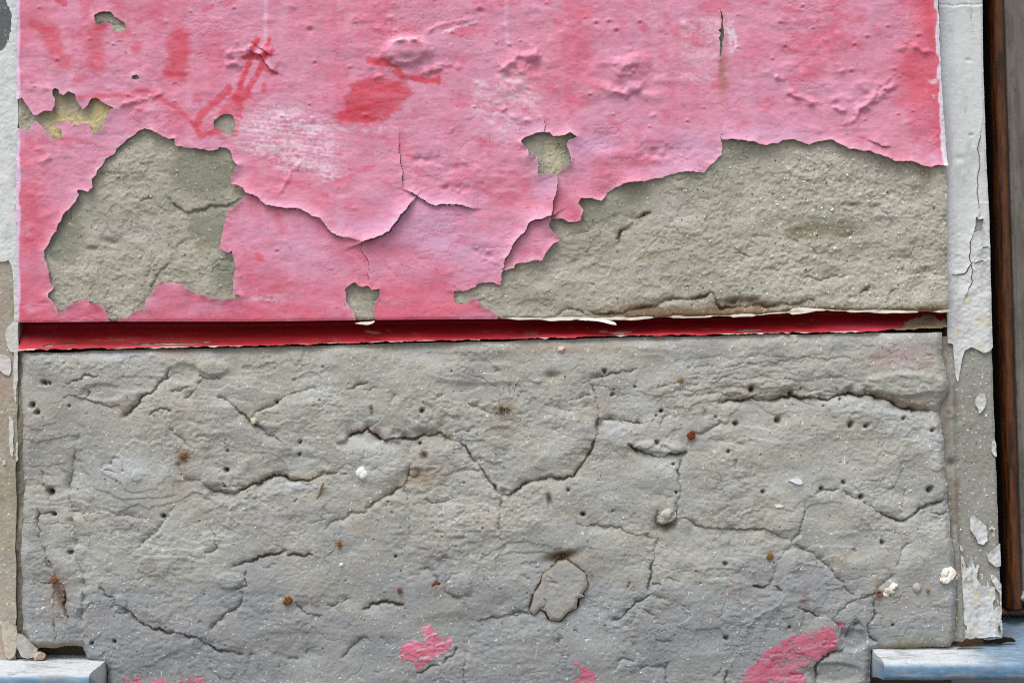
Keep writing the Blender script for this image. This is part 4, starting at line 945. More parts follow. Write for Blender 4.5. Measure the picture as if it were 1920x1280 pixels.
# --- sand grains standing out of the plaster (too many to count)
def grains(name, G, n, x0, x1, y0, y1, seed, ok, parent, off=0.0, persp=None, big=1.0):
    rnd = random.Random(seed)
    Vs, Ts, Cs = [], [], []
    oc = np.array([(1,0,0),(-1,0,0),(0,1,0),(0,-1,0),(0,0,1),(0,0,-1)], float)
    of = np.array([(0,2,4),(2,1,4),(1,3,4),(3,0,4),(2,0,5),(1,2,5),(3,1,5),(0,3,5)])
    cnt = 0
    while cnt < n:
        x, y = rnd.uniform(x0, x1), rnd.uniform(y0, y1)
        if not ok(x, y):
            n -= 0.2
            continue
        r = big * (0.7 + 1.6 * rnd.random() ** 3)
        a = rnd.uniform(0, 6)
        R = np.array([[math.cos(a), -math.sin(a), 0], [math.sin(a), math.cos(a), 0], [0, 0, 1]])
        p = (oc * np.array([r * rnd.uniform(.8, 1.5), r * rnd.uniform(.7, 1.1), r])) @ R.T + np.array([x, y, G.at(x, y) + off + r * .3])
        if persp is not None:
            k = (DIST - persp) / DIST
            p[:, 0] = 960 + (p[:, 0] - 960) * k; p[:, 1] = 640 + (p[:, 1] - 640) * k
        Ts.append(of + 6 * cnt)
        Vs.append(np.stack([(p[:, 0] - 960) * S, -p[:, 2] * S, ZC + (640 - p[:, 1]) * S], 1))
        c = lin(rnd.choice([(230,230,222),(216,212,200),(190,186,174),(240,240,236),(160,150,132),(120,112,98)]))
        Cs.append(np.tile(c, (6, 1)))
        cnt += 1
    o = link(name, raw_mesh(name, np.concatenate(Vs), np.concatenate(Ts), np.concatenate(Cs), False), M_stone, parent)
    o['kind'] = 'stuff'
    return o
def on_lower(x, y):
    i, j = int((x - LOW.xs[0]) / LSTEP), int((y - LOW.ys[0]) / LSTEP)
    return sdo[j, i] < -8 and y > gbot(x) + 8
grains('sand_grain', LOW, 1150, 50, 1780, 665, 1290, 21, on_lower, pier)
def on_upper(x, y):
    i, j = int((x - PAINT.xs[0]) / 1.8), int((y - PAINT.ys[0]) / 1.8)
    return hole_sd[min(j, hole_sd.shape[0] - 1), min(i, hole_sd.shape[1] - 1)] < -4 and y < gtop(x) - 4
grains('sand_grain', UP, 1100, 60, 1765, 180, 585, 22, on_upper, pier, big=1.0)
grains('sand_grain', UP, 260, 1250, 1765, 270, 585, 24, on_upper, pier, big=1.35)

# --- body of the wall behind, and the plain wall beyond the picture
def box(name, x0, x1, y0, y1, h0, h1, mat, parent=None, bevel=0.0):
    bm = bmesh.new()
    vs = [bm.verts.new(W(x, y, h)) for h in (h0, h1) for x, y in ((x0, y0), (x1, y0), (x1, y1), (x0, y1))]
    for f in ((0,1,2,3), (7,6,5,4), (0,4,5,1), (1,5,6,2), (2,6,7,3), (3,7,4,0)):
        bm.faces.new([vs[i] for i in f])
    if bevel:
        bmesh.ops.bevel(bm, geom=bm.edges[:], offset=bevel * S, segments=2, affect='EDGES', profile=.6)
    bmesh.ops.recalc_face_normals(bm, faces=bm.faces)
    me = bpy.data.meshes.new(name)
    bm.to_mesh(me); bm.free()
    return link(name, me, mat, parent)
M_plain = material('plain_plaster', 0.95, 0.1, col=tuple(lin((165, 163, 158))), attr=False, bumps=((120, .5, .004),), mott=.12, mscale=30)
M_plainp = material('plain_pink_plaster', 0.7, 0.2, col=tuple(lin((224, 132, 160))), attr=False, bumps=((120, .4, .003),), mott=.08, mscale=30)
box('masonry', 30, 1800, -122, 1332, -400, -64, M_core, pier)
box('masonry', -1500, 3400, 1332, (ZC / S) + 640 + 20, -400, -4, M_plain, pier)
box('masonry', 30, 1760, -2600, -123, -400, 2, M_plainp, pier)

# ------------------------------------------------------------------ right window surround: white peeling band beside the pier
HS = -22.0
RS = [(-140,1836),(0,1841),(120,1842),(300,1848),(400,1853),(600,1858),(800,1865),(1000,1873),(1190,1878),(1240,1880)]
rsx = lambda y: np.interp(y, [p[0] for p in RS], [p[1] for p in RS])
sur = empty('window_surround', W(1820, 1195, HS), 'narrow plaster window surround right of the pier, white paint peeling to grey', 'window surround', kind='thing')
g = Grid(1752, 1882, -130, 1212, 2.0)
X, Y = g.X, g.Y
g.H = HS + 1.5 * fbm(X, Y, 60, 120, seed=201) + .8 * fbm(X, Y, 14, seed=202) + .5 * vnoise(X, Y, 4, 4, 203)
g.C[:] = lin((154, 154, 146)); g.tint((140, 138, 126), .5 * sstep(0, .5, fbm(X, Y, 30, 50, seed=204)))
g.tint((140, 128, 116), .7 * sstep(1806, 1796, X) * sstep(-.2, .3, fbm(X, Y, 16, 30, seed=205)))
g.tint((236,234,226), .85 * sstep(.82, .92, vnoise(X, Y, 3.8, 3.8, 206)))
g.H += 6 * g.blob(1781,775,10,8) + 9 * np.exp(-((X - np.interp(Y, [640,760,900,1000,1200], [1786,1782,1786,1790,1802])) / 8) ** 2) * sstep(650, 760, Y) * (.8 + .3 * fbm(X, Y, 20, 30, seed=207))
crack(g, [(1790,866),(1830,868),(1868,868)], w=.8, d=3, a=1, sw=4); hollow(g, 1783, 868, 8, 8, 7, 0, BROWN, .7); hollow(g, 1778, 774, 6, 5, 5, 0, BROWN, .6)
g.H -= 4 * np.clip(1 - (rsx(Y) - X) / 6, 0, 1) ** 2
sdl = np.where((Y > 560) & (Y < 632), X - 1777.0, 36.0)
bot = 1196 + 8 * sstep(1845, 1800, X) + 5 * vnoise(X, X * 0, 20, 20, 208)
sd = np.minimum(rsx(Y) - X + .8 * vnoise(X, Y, 18, 18, 209), np.minimum(bot - Y, sdl))
SUR = g
V_, T_, C_ = clip(g, sd, thick=60, rim=(150, 140, 124), persp=HS)
link('plaster_band', raw_mesh('plaster_band', V_, T_, C_), M_plaster, sur)
# its white paint
g = Grid(1754, 1884, -130, 1212, 1.6)
X, Y = g.X, g.Y
flat = sstep(520, 380, Y)
crk = np.full(X.shape, 36.0)
g.H = HS + 3.6 + 1.4 * fbm(X, Y, 60, 110, seed=211) + (1 - .7 * flat) * (1.2 * fbm(X, Y, 16, 12, seed=212) + .7 * vnoise(X, Y, 6, 5, 213))
for pts in ([(1840,235),(1836,262),(1831,280),(1836,310),(1833,349),(1836,397),(1832,408)], [(1824,436),(1819,451),(1819,470),(1816,479),(1823,507),(1822,529),(1812,549),(1809,557)], [(1760,10),(1785,13),(1815,10),(1840,9)], [(1821,12),(1825,55)], [(1823,491),(1808,513),(1790,515)], [(1823,495),(1845,488)], [(1840,465),(1852,462)]):
    D, s_, T = g.dist(rough(pts, 2.6, 5, int(pts[0][1]) + 3), 30)
    thin = 0.15 if pts[0][0] in (1760, 1821) else 1.0
    f = np.clip(np.minimum(T, 1 - T) * 6, .2, 1)
    crk = np.minimum(crk, D - 1.25 * f * thin + (1 - thin) * .6)
    g.H += np.where(s_ > 0, 2.2, 0) * np.exp(-D / 9) * (D < 30) - (1 - thin) * 2.5 * np.exp(-(D / 2) ** 2)
hl = g.sd(rough([(1829,406),(1834,412),(1843,410),(1840,432),(1824,436),(1828,422)], 1.5, 4, 214, True)[:-1], 30)
hollow(g, 1820, 254, 4, 3, 3); hollow(g, 1798, 298, 9, 6, 2.5); hollow(g, 1815, 114, 6, 3, 2); hollow(g, 1811, 556, 3, 4, 4)
lowedge = np.interp(X, [1754,1786,1790,1795,1800,1804,1808,1819,1831,1842,1853,1862,1884], [640,645,700,718,690,668,656,650,655,662,659,650,648]) + 2.2 * vnoise(X, X * 0, 7, 7, 215)
s = lowedge - Y
s = np.minimum(s, np.minimum(hl, crk))
for P in ([(1828,748),(1834,740),(1845,737),(1848,755),(1842,768),(1834,776),(1832,765),(1827,757)], [(1818,970),(1824,965),(1838,976),(1848,985),(1851,1012),(1843,1020),(1832,1017),(1828,1006),(1818,992)], [(1860,826),(1866,826),(1872,850),(1866,856),(1858,846)], [(1795,1014),(1801,1024),(1800,1034),(1793,1028)], [(1850,1040),(1862,1028),(1880,1012),(1880,1060),(1866,1062),(1852,1050)], [(1856,1075),(1864,1078),(1870,1086),(1880,1100),(1880,1120),(1868,1105),(1860,1090)]):
    s = np.maximum(s, -g.sd(rough(P, 2.5, 4, int(P[0][1]), True)[:-1], 36))
lowp = sstep(1015, 1070, Y) * .75 + .6 * sstep(1100, 1170, Y)
s = np.maximum(s, np.clip(7 * (fbm(X, Y, 15, 46, seed=216, octv=6, gain=.65) * 1.7 - .62 + lowp), -20, 20) * (Y > 985) - 30 * (Y <= 985))
right = rsx(Y) + 1.0 - X
s = np.minimum(s, np.minimum(right, 1196 + 8 * sstep(1845, 1800, X) - 5 + 4 * vnoise(X, X * 0, 12, 12, 217) - Y))
s = np.minimum(s, X - np.interp(Y, [-130, 640, 1000, 1040, 1212], [1756, 1776, 1796, 1800, 1810]))
g.H += 2.5 * np.exp(-np.clip(s, 0, 50) / 6) * np.clip(fbm(X, Y, 26, seed=218) + .5, 0, 1) * (Y > 380)
g.H -= 3 * np.clip(1 - right / 6, 0, 1) ** 2
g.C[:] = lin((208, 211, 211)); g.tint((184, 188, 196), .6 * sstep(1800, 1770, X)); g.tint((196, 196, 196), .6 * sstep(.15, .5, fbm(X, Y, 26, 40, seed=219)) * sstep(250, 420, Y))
g.tint((176, 178, 178), .55 * sstep(.05, .4, fbm(X, Y, 24, 90, seed=224, octv=6, gain=.65)))
g.tint((178, 172, 156), .6 * sstep(.1, .5, fbm(X, Y, 12, 12, seed=220)) * sstep(560, 640, Y)); g.tint((150, 152, 150), .5 * sstep(.25, .5, fbm(X, Y, 8, 30, seed=221)) * sstep(1000, 1050, Y))
g.tint((214, 196, 140), .4 * sstep(.3, .6, fbm(X, Y, 14, 20, seed=222)) * sstep(420, 560, Y))
WHT = g
for k, (V_, T_, C_) in enumerate(clip(g, s, thick=2.2, rim=(214, 210, 200), split=True, persp=HS)[:22]):
    o = link('white_paint' if k == 0 else 'white_paint_flake', raw_mesh('white_paint', V_, T_, C_), M_white, sur)
grains('sand_grain', SUR, 170, 1796, 1864, 665, 1010, 23, lambda x, y: x < rsx(y) - 5, sur, persp=HS)
box('masonry', 1790, 1866, -2600, -133, -300, -20, M_plain, sur)

# ------------------------------------------------------------------ left window surround
HL = -12.0
ls = empty('window_surround', W(20, 1215, HL), 'window surround strip left of the pier, white paint above and bare tan plaster below', 'window surround', kind='thing')
g = Grid(-130, 38, -130, 1236, 2.0)
X, Y = g.X, g.Y
g.H = HL + 2.0 * fbm(X, Y, 80, seed=231) + 1.0 * fbm(X, Y, 16, seed=232) + .5 * vnoise(X, Y, 4, 4, 233)
g.C[:] = lin((168, 160, 146)); g.tint((152, 142, 122), .6 * sstep(-.1, .4, fbm(X, Y, 40, 60, seed=234))); g.tint((168, 166, 160), .5 * sstep(0, .5, fbm(X, Y, 50, seed=235)))
g.tint((176, 140, 130), .5 * (g.blob(6,725,14,26) + g.blob(5,1200,10,40))); g.tint((96, 100, 106), .9 * sstep(120, 90, Y)); g.tint((142,142,110), .5 * g.blob(26,560,7,60))
g.tint((236,232,222), .8 * sstep(.84, .93, vnoise(X, Y, 3.8, 3.8, 236)))
g.H -= 5 * np.clip(1 - (36 - X) / 7, 0, 1) ** 2
gapx = 33 + 1.5 * vnoise(X, Y * 1.0, 40, 30, 237) - 3 * sstep(820, 900, Y)
sd = np.minimum(gapx + 2 * (Y < 640) - X, 1236 - Y)
LS = g
V_, T_, C_ = clip(g, sd, thick=60, rim=(120, 108, 90), persp=HL)
link('plaster_band', raw_mesh('plaster_band', V_, T_, C_), M_render, ls)
g = Grid(-130, 38, -130, 880, 1.8)
X, Y = g.X, g.Y
g.H = HL + 3.4 + 1.6 * fbm(X, Y, 50, 90, seed=241) + 1.4 * fbm(X, Y, 22, 14, seed=242) + .4 * vnoise(X, Y, 4, 4, 243)
s = (490 - 6 * sstep(10, 26, X) + 22 * sstep(16, 26, X) + 140 * sstep(24, 30, X)) + 3 * vnoise(X, Y, 9, 9, 244) - Y
s = np.minimum(s, -(-g.sd(rough([(-140,-140),(10,-140),(13,0),(20,22),(22,60),(14,82),(2,96),(-12,108),(-60,110),(-140,90)], 4, 5, 245, True)[:-1], 36)))
for P in ([(10,628),(16,612),(26,602),(35,598),(37,640),(34,662),(22,660),(14,648)], [(-20,668),(10,664),(20,672),(22,690),(18,704),(10,702),(0,694),(-20,690)], [(20,780),(26,790),(25,858),(20,850)], [(31,830),(36,826),(36,860),(30,868)], [(27,660),(34,664),(32,760),(27,740)], [(5,862),(12,862),(12,870),(6,871)]):
    s = np.maximum(s, -g.sd(rough(P, 2, 4, int(P[0][1]) + 1, True)[:-1], 36))
s = np.minimum(s, 34.5 + 1.2 * vnoise(X, Y, 20, 20, 246) - X)
g.C[:] = lin((212, 218, 216)); g.tint((186, 192, 194), .6 * sstep(0, .5, fbm(X, Y, 40, 60, seed=247))); g.tint((198, 192, 180), .6 * sstep(590, 620, Y)); g.tint((222, 206, 218), .4 * sstep(0.1, .5, fbm(X, Y, 20, 40, seed=248)) * (Y > 280))
for k, (V_, T_, C_) in enumerate(clip(g, s, thick=2.4, rim=(206, 204, 196), split=True, persp=HL)[:10]):
    link('white_paint' if k == 0 else 'white_paint_flake', raw_mesh('white_paint', V_, T_, C_), M_white, ls)
box('masonry', -130, 30, -2600, -133, -300, -12, M_plain, ls)

g = Grid(26, 50, 652, 1236, 2.0)
X, Y = g.X, g.Y
g.H = -15 + 3.5 * fbm(X, Y, 16, 50, seed=251) + 1.2 * vnoise(X, Y, 5, 6, 252) - 6 * sstep(840, 1000, Y) * sstep(.0, .4, fbm(X, Y, 40, 90, seed=253))
g.C[:] = lin((128, 124, 112)); g.tint((168, 164, 150), .6 * sstep(0, .4, fbm(X, Y, 10, 60, seed=254))); g.tint((84, 78, 66), .6 * sstep(.1, .5, fbm(X, Y, 8, 80, seed=255)))
V_, T_, C_ = clip(g, None)
link('mortar_joint', raw_mesh('mortar_joint', V_, T_, C_), M_plaster, pier)
# ------------------------------------------------------------------ sills
def sweep(name, prof, x0, x1, nx, mat, colf, parent, wob=1.0, seed=0, ends=True):
    """a profile in (y, h), swept along x, closed, with vertex colours from colf(x, y, h, t)"""
    P = np.asarray(prof, float)
    fine = []
    for a, b in zip(P, np.roll(P, -1, 0)):
        n = max(2, int(np.hypot(*(b - a)) / 4))
        for q in range(n):
            fine.append(a + (b - a) * q / n)
    P = np.array(fine)
    xs = np.linspace(x0, x1, nx)
    Xg, Yg = np.meshgrid(xs, P[:, 0], indexing='ij'); _, Hg = np.meshgrid(xs, P[:, 1], indexing='ij')
    Yg = Yg + wob * (fbm(Xg, Hg * 1.0, 60, 30, seed=seed) + .4 * vnoise(Xg, Hg, 9, 9, seed + 1)); Hg = Hg + wob * (fbm(Xg, Yg, 50, 20, seed=seed + 2) + .4 * vnoise(Xg, Yg, 9, 9, seed + 4))
    m = len(P)
    V = np.stack([(Xg.ravel() - 960) * S, -Hg.ravel() * S, ZC + (640 - Yg.ravel()) * S], 1)
    C = colf(Xg, Yg, Hg).reshape(-1, 3)
    i, j = np.meshgrid(np.arange(nx - 1), np.arange(m), indexing='ij')
    a = (i * m + j).ravel(); b = (i * m + (j + 1) % m).ravel(); c = a + m; d = b + m
    T = np.concatenate([np.stack([a, b, d], 1), np.stack([a, d, c], 1)])
    if ends:
        for e in (0, nx - 1):
            base = len(V)
            ring = V[e * m:(e + 1) * m]
            ctr = ring.mean(0)
            V = np.concatenate([V, ring, ctr[None]]); C = np.concatenate([C, C[e * m:(e + 1) * m], C[e * m:e * m + 1]])
            k = np.arange(m)
            T = np.concatenate([T, np.stack([base + k, base + (k + 1) % m, np.full(m, base + m)], 1)])
    return link(name, raw_mesh(name, V, T, C), mat, parent)
def sill_col(top_y, seed, blue=1.0, wx=None):
    def f(Xg, Yg, Hg):
        n = fbm(Xg, Yg * 2 + Hg, 46, 7, seed=seed)
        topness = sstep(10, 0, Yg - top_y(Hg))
        c = np.zeros(Xg.shape + (3,)) + lin((106, 136, 162))
        w = np.clip(.45 * sstep(-.1, .45, n) + (1 - topness) * 0, 0, 1)[..., None]
        c = c * (1 - w) + lin((164, 188, 204)) * w
        w = (.5 * sstep(.1, .5, fbm(Xg, Yg * 2 + Hg, 60, 8, seed=seed + 5)))[..., None]
        c = c * (1 - w) + lin((86, 128, 168)) * w
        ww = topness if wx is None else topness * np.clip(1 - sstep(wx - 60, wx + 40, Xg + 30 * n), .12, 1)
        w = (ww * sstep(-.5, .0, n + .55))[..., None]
        c = c * (1 - w) + lin((206, 211, 214)) * w  # whiter top: worn paint, plus light from above put into the colour
        c = c * (1 + .10 * vnoise(Xg, Yg + Hg, 5, 4, seed + 9))[..., None]
        w = (.6 * sstep(.05, .45, fbm(Xg, Hg + Yg, 50, 24, seed=seed + 11, octv=6, gain=.65)))[..., None]
        c = c * (1 - w) + lin((138, 140, 138)) * w
        w = (.6 * sstep(.78, .9, vnoise(Xg, Yg + Hg, 9, 4, seed + 13)))[..., None]
        return c * (1 - w) + lin((90, 84, 78)) * w
    return f
# left sill: stands 127 out of the wall, top edge at y 1238
lsill = empty('window_sill', W(60, 1300, 60), 'pale blue painted window sill at the lower left below the pier corner', 'window sill', kind='thing')
prof = [(1236,-60),(1238,-30),(1239,60),(1240,116),(1242,124),(1246,128),(1256,129),(1300,128),(1312,124),(1316,110),(1316,40),(1316,-60)]
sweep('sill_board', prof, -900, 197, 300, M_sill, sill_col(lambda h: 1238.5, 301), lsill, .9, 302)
# right sill: sloping up towards the window, front 96 out of the wall
rsill = empty('window_sill', W(1800, 1290, 40), 'weathered light blue window sill at the lower right under the wooden window', 'window sill', kind='thing')
topf = lambda h: np.interp(h, [-260, -150, -22, 10, 96], [1182, 1199, 1217, 1221, 1223])
prof = [(1182,-262),(1199,-150),(1217,-22),(1221,10),(1223,60),(1224,86),(1229,95),(1238,97),(1252,95),(1257,88),(1260,60),(1264,20),(1275,-30),(1275,-262)]
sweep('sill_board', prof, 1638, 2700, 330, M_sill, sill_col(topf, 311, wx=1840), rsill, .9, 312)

# ------------------------------------------------------------------ wooden window right of the surround
win = empty('window', W(*pp(1880, 1150, -150), -150), 'dark brown varnished wooden window beside the white surround at the right edge', 'window', kind='thing')
def wood_col(base, dark, seed, sx=5):
    def f(Xg, Yg, Hg):
        c = np.zeros(Xg.shape + (3,)) + lin(base)
        n = fbm(Xg + Hg, Yg, sx, 80, seed=seed, octv=5, gain=.65)
        w = (.85 * sstep(-.2, .35, n))[..., None]
        c = c * (1 - w) + lin(dark) * w
        w = (.5 * sstep(.35, .6, fbm(Xg + Hg, Yg, 3, 40, seed=seed + 3)))[..., None]
        c = c * (1 - w) + lin((40, 30, 26)) * w
        w = (.4 * (base[0] > base[2] + 60) * sstep(.1, .5, fbm(Xg + Hg, Yg, 6, 200, seed=seed + 7)))[..., None]
        c = c * (1 - w) + lin((128, 72, 28)) * w
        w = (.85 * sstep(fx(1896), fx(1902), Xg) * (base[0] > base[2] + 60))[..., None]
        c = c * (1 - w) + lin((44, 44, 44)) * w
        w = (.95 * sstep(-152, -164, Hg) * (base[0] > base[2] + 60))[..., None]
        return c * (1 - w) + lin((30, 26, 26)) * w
    return f
def vsweep(name, prof, y0, y1, ny, mat, colf, parent, wob=.5, seed=0):
    """a profile in (x, h) swept down y"""
    P = np.asarray(prof, float)
    fine = []
    for a, b in zip(P, np.roll(P, -1, 0)):
        n = max(1, int(np.hypot(*(b - a)) / 4))
        for q in range(n):
            fine.append(a + (b - a) * q / n)
    P = np.array(fine)
    ys = np.linspace(y0, y1, ny)
    Yg, Xg = np.meshgrid(ys, P[:, 0], indexing='ij'); _, Hg = np.meshgrid(ys, P[:, 1], indexing='ij')
    lean = (Yg - 640) * 0.031
    C = colf(Xg, Yg, Hg).reshape(-1, 3)
    Xg = Xg + lean + wob * fbm(Xg, Yg, 10, 70, seed=seed); Hg = Hg + wob * 1.4 * fbm(Xg, Yg, 6, 60, seed=seed + 1)
    m = len(P)
    V = np.stack([(Xg.ravel() - 960) * S, -Hg.ravel() * S, ZC + (640 - Yg.ravel()) * S], 1)
    i, j = np.meshgrid(np.arange(ny - 1), np.arange(m), indexing='ij')
    a = (i * m + j).ravel(); b = (i * m + (j + 1) % m).ravel(); c = a + m; d = b + m
    T = np.concatenate([np.stack([a, b, d], 1), np.stack([a, d, c], 1)])
    return link(name, raw_mesh(name, V, T, C), mat, parent)
k = (DIST + 150) / DIST
fx = lambda x: 960 + (x - 960) * k
yb = 640 + (1140 - 640) * k
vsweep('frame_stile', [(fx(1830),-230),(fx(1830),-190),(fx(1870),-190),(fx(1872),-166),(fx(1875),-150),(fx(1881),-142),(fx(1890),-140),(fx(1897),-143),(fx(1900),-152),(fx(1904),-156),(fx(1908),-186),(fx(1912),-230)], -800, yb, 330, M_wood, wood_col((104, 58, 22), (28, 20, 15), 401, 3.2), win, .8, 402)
vsweep('sash_stile', [(fx(1911),-240),(fx(1911),-196),(fx(1913),-190),(fx(1919),-188),(fx(1921),-196),(fx(1926),-198),(fx(1960),-182),(fx(1960),-240)], -800, 640 + (1112 - 640) * k, 260, M_taupe, wood_col((136, 131, 122), (112, 106, 98), 411, 14), win, .5, 412)
sweep('weather_bar', [(y_ * 1.0, h_) for y_, h_ in [(640+472*k,-240),(640+472*k,-176),(640+475*k,-156),(640+481*k,-150),(640+487*k,-156),(640+490*k,-176),(640+490*k,-240)]], fx(1903), fx(1903) + 700, 160, M_taupe, lambda a, b, c: np.zeros(a.shape + (3,)) + lin((176, 176, 172)), win, .5, 421)
sweep('bottom_rail', [(640+490*k,-260),(640+491*k,-200),(640+501*k,-198),(640+503*k,-170),(640+512*k,-166),(640+516*k,-172),(640+516*k,-260)], fx(1862), fx(1862) + 760, 160, M_wood, wood_col((92, 62, 44), (58, 42, 32), 431, 30), win, .5, 432)
box('glass_pane', fx(1955), fx(1955) + 640, -800, 640 + 470 * k, -224, -218, M_glass, win)
box('sash_stile', fx(1955) + 630, fx(1955) + 720, -800, 640 + 470 * k, -240, -182, M_taupe, win).data.color_attributes.new('Col', 'FLOAT_COLOR', 'POINT').data.foreach_set('color', [.3, .27, .24, 1] * 8)

# ------------------------------------------------------------------ little things stuck in or lying on the wall
def lump(name, x, y, h, rx, ry, rz, col, mat, seed, parent=None, sub=3, jag=.25, rot=0, flat=None, persp=None):
    bm = bmesh.new()
    bmesh.ops.create_icosphere(bm, subdivisions=sub, radius=1.0)
    rnd = np.random.RandomState(seed)
    ph = rnd.rand(6, 3) * 6
    fr = rnd.randn(6, 3) * 1.8
    a = math.radians(rot)
    if persp is not None:
        x, y = pp(x, y, persp)
    for v in bm.verts:
        p = np.array(v.co)
        d = 1 + jag * sum(math.sin(fr[q] @ p + ph[q, 0]) for q in range(6)) / 3 + .5 * jag * sum(math.sin(2.7 * (fr[q] @ p) + ph[q, 1]) for q in range(6)) / 4
        p = p * d
        if flat:
            p[2] = max(p[2], -flat)
        px, py, pz = p[0] * rx, p[1] * ry, p[2] * rz
        px, py = px * math.cos(a) - py * math.sin(a), px * math.sin(a) + py * math.cos(a)
        v.co = W(x + px, y + py, h + pz)
    bmesh.ops.recalc_face_normals(bm, faces=bm.faces)
    me = bpy.data.meshes.new(name)
    bm.to_mesh(me); bm.free()
    n = len(me.vertices)
    at = me.color_attributes.new('Col', 'FLOAT_COLOR', 'POINT')
    c = lin(col)
    cc = np.concatenate([np.tile(c, (n, 1)) * (1 + .16 * rnd.randn(n, 1)).clip(.5, 1.6), np.ones((n, 1))], 1)
    at.data.foreach_set('color', cc.astype(np.float32).ravel())
    me.polygons.foreach_set('use_smooth', [jag < .2] * len(me.polygons))
    return link(name, me, mat, parent)

def lathe(name, x, y, prof, col, mat, parent, tilt=(0, 0), n=14, jag=.06, seed=0):
    """profile (r, h) turned about an axis pointing out of the wall, leaning by tilt"""
    rnd = np.random.RandomState(seed)
    V, T, C = [], [], []
    m = len(prof)
    wob = 1 + jag * rnd.randn(n)
    for r, h in prof:
        for q in range(n):
            a = 2 * math.pi * q / n
            V.append(W(x + r * wob[q] * math.cos(a) + tilt[0] * h, y + r * wob[q] * math.sin(a) + tilt[1] * h, prof_h + h))
            C.append(lin(col) * (1 + .25 * rnd.randn()))
    for i in range(m - 1):
        for q in range(n):
            a, b = i * n + q, i * n + (q + 1) % n
            T += [(a, b, b + n), (a, b + n, a + n)]
    return link(name, raw_mesh(name, np.array([tuple(v) for v in V]), np.array(T), np.clip(np.array(C), 0.004, 1), True), mat, parent)

NAILS = [ # x, y, head radius, colour, label
 (1296, 815, 9.5, (150, 62, 28), 'large round rusty nail head on the pale plaster right of the overhanging crack'),
 (102, 1086, 8, (168, 96, 50), 'rusty nail at the end of the thin crack near the left corner'),
 (540, 1125, 9, (150, 84, 34), 'crumbling orange rusty nail left of the short crack, above the bottom left'),
 (1443, 1040, 7, (170, 120, 46), 'ochre rusty nail right of the long crack under the small stone'),
 (637, 1018, 6, (170, 104, 50), 'small orange rusty nail on plain plaster right of the twin ledge crack'),
 (750, 1106, 5.5, (156, 84, 48), 'small rusty nail above the brown slit crack and the small pink paint remnant'),
 (818, 1096, 8, (140, 70, 36), 'dark rusty nail remnant beside the rounded plaster lump'),
 (1648, 1110, 8, (170, 120, 90), 'hollow rusty nail stub beside white plaster crumbs at the lower right'),
 (1739, 1106, 4.5, (176, 118, 40), 'tiny ochre nail nearest the right edge of the grey plaster'),
 (344, 853, 7, (160, 112, 70), 'rusty nail at the end of a short crack left of centre, on a brown hollow'),
 (1276, 712, 5, (170, 126, 60), 'small yellowish nail in the trowelled plaster just below the groove'),
 (695, 761, 4.5, (172, 140, 84), 'tan nail head in the smooth plaster below the wavy hairline cracks'),
]
for i, (x, y, r, col, lab) in enumerate(NAILS):
    r *= .86
    col = tuple(int(c * .72 + 14) for c in col)
    prof_h = LOW.at(x, y) + 1.5
    t = empty('rusty_nail', W(x, y, prof_h), lab, 'nail', 'rusty nails in the grey plaster')
    ti = ((i * 37 % 7 - 3) * .06, .12 + (i % 3) * .08)
    lathe('shank', x, y, [(r * .45, -14), (r * .45, 2.2)], (96, 52, 30), M_rust, t, ti, 10, .05, i)
    if i == 7:
        lathe('head', x, y, [(r * .55, 0), (r, .6), (r, 3.2), (r * .72, 4.2), (r * .45, 3.0), (r * .42, -2.0), (.01, -3.0)], col, M_rust, t, ti, 14, .10, i + 50)
    else:
        lathe('head', x, y, [(r * .5, 0.2), (r * .95, .8), (r, 2.0), (r * .88, 3.6), (r * .55, 4.6), (r * .3, 4.1), (.01, 4.4)], col, M_rust, t, ti, 14, .26 if i not in (0, 1) else .08, i + 50)

def small(name, x, y, rx, ry, rz, col, lab, cat, seed, rot=0, group=None, jag=.3, sub=3, lift=.35, flat=None, G=None, mat=None):
    h = (G or LOW).at(x, y)
    o = lump(name, x, y, h + rz * (lift - .2), rx, ry, rz, col, mat or M_stone, seed, None, sub, jag, rot, flat)
    return tag(o, lab, cat, group)
small('pebble', 678, 886, 9, 10, 7, (240, 240, 238), 'bright white pebble stuck in the grey plaster near the middle', 'pebble', 1)
small('stone', 1249, 966, 16, 12, 11, (176, 172, 160), 'grey stone wedged in the open end of the long vertical crack', 'stone', 2, -20, sub=3)
small('pebble', 474, 788, 7, 6.5, 6, (206, 196, 176), 'cream pebble lodged in the diagonal crack on the left', 'pebble', 3)
small('pebble', 1052, 654, 7, 6, 5, (206, 184, 170), 'pinkish pebble just under the groove, right of centre', 'pebble', 4)
small('plaster_crumb', 1772, 1080, 11, 10, 8, (226, 222, 212), 'knobbly white plaster crumb close to the right edge of the pier', 'crumb', 5, jag=.85)
small('plaster_crumb', 1676, 1100, 9, 6, 5, (228, 224, 216), 'upper white plaster crumb right of the hollow nail stub', 'crumb', 6, -20, jag=.8)
small('plaster_crumb', 1663, 1109, 8, 5, 4, (226, 218, 206), 'lower white plaster crumb touching the hollow nail stub', 'crumb', 7, 10, jag=.8)
small('plaster_lump', 1719, 1101, 8, 9, 6, (176, 174, 170), 'smooth grey plaster lump between white crumbs and the tiny ochre nail', 'lump', 8, jag=.12)
small('plaster_lump', 776, 886, 8, 8, 5, (150, 136, 122), 'brownish plaster lump in the shaded hollow above the sloping ledge', 'lump', 9, jag=.25)
small('pebble', 641, 1058, 5, 4, 3, (232, 226, 212), 'tiny pale pebble in the plaster below the small orange nail', 'pebble', 10, 20)
small('cocoon', 70, 1230, 11, 9, 9, (190, 170, 150), 'pale broken cocoon hanging under the left corner of the plaster', 'cocoon', 12, jag=.3)
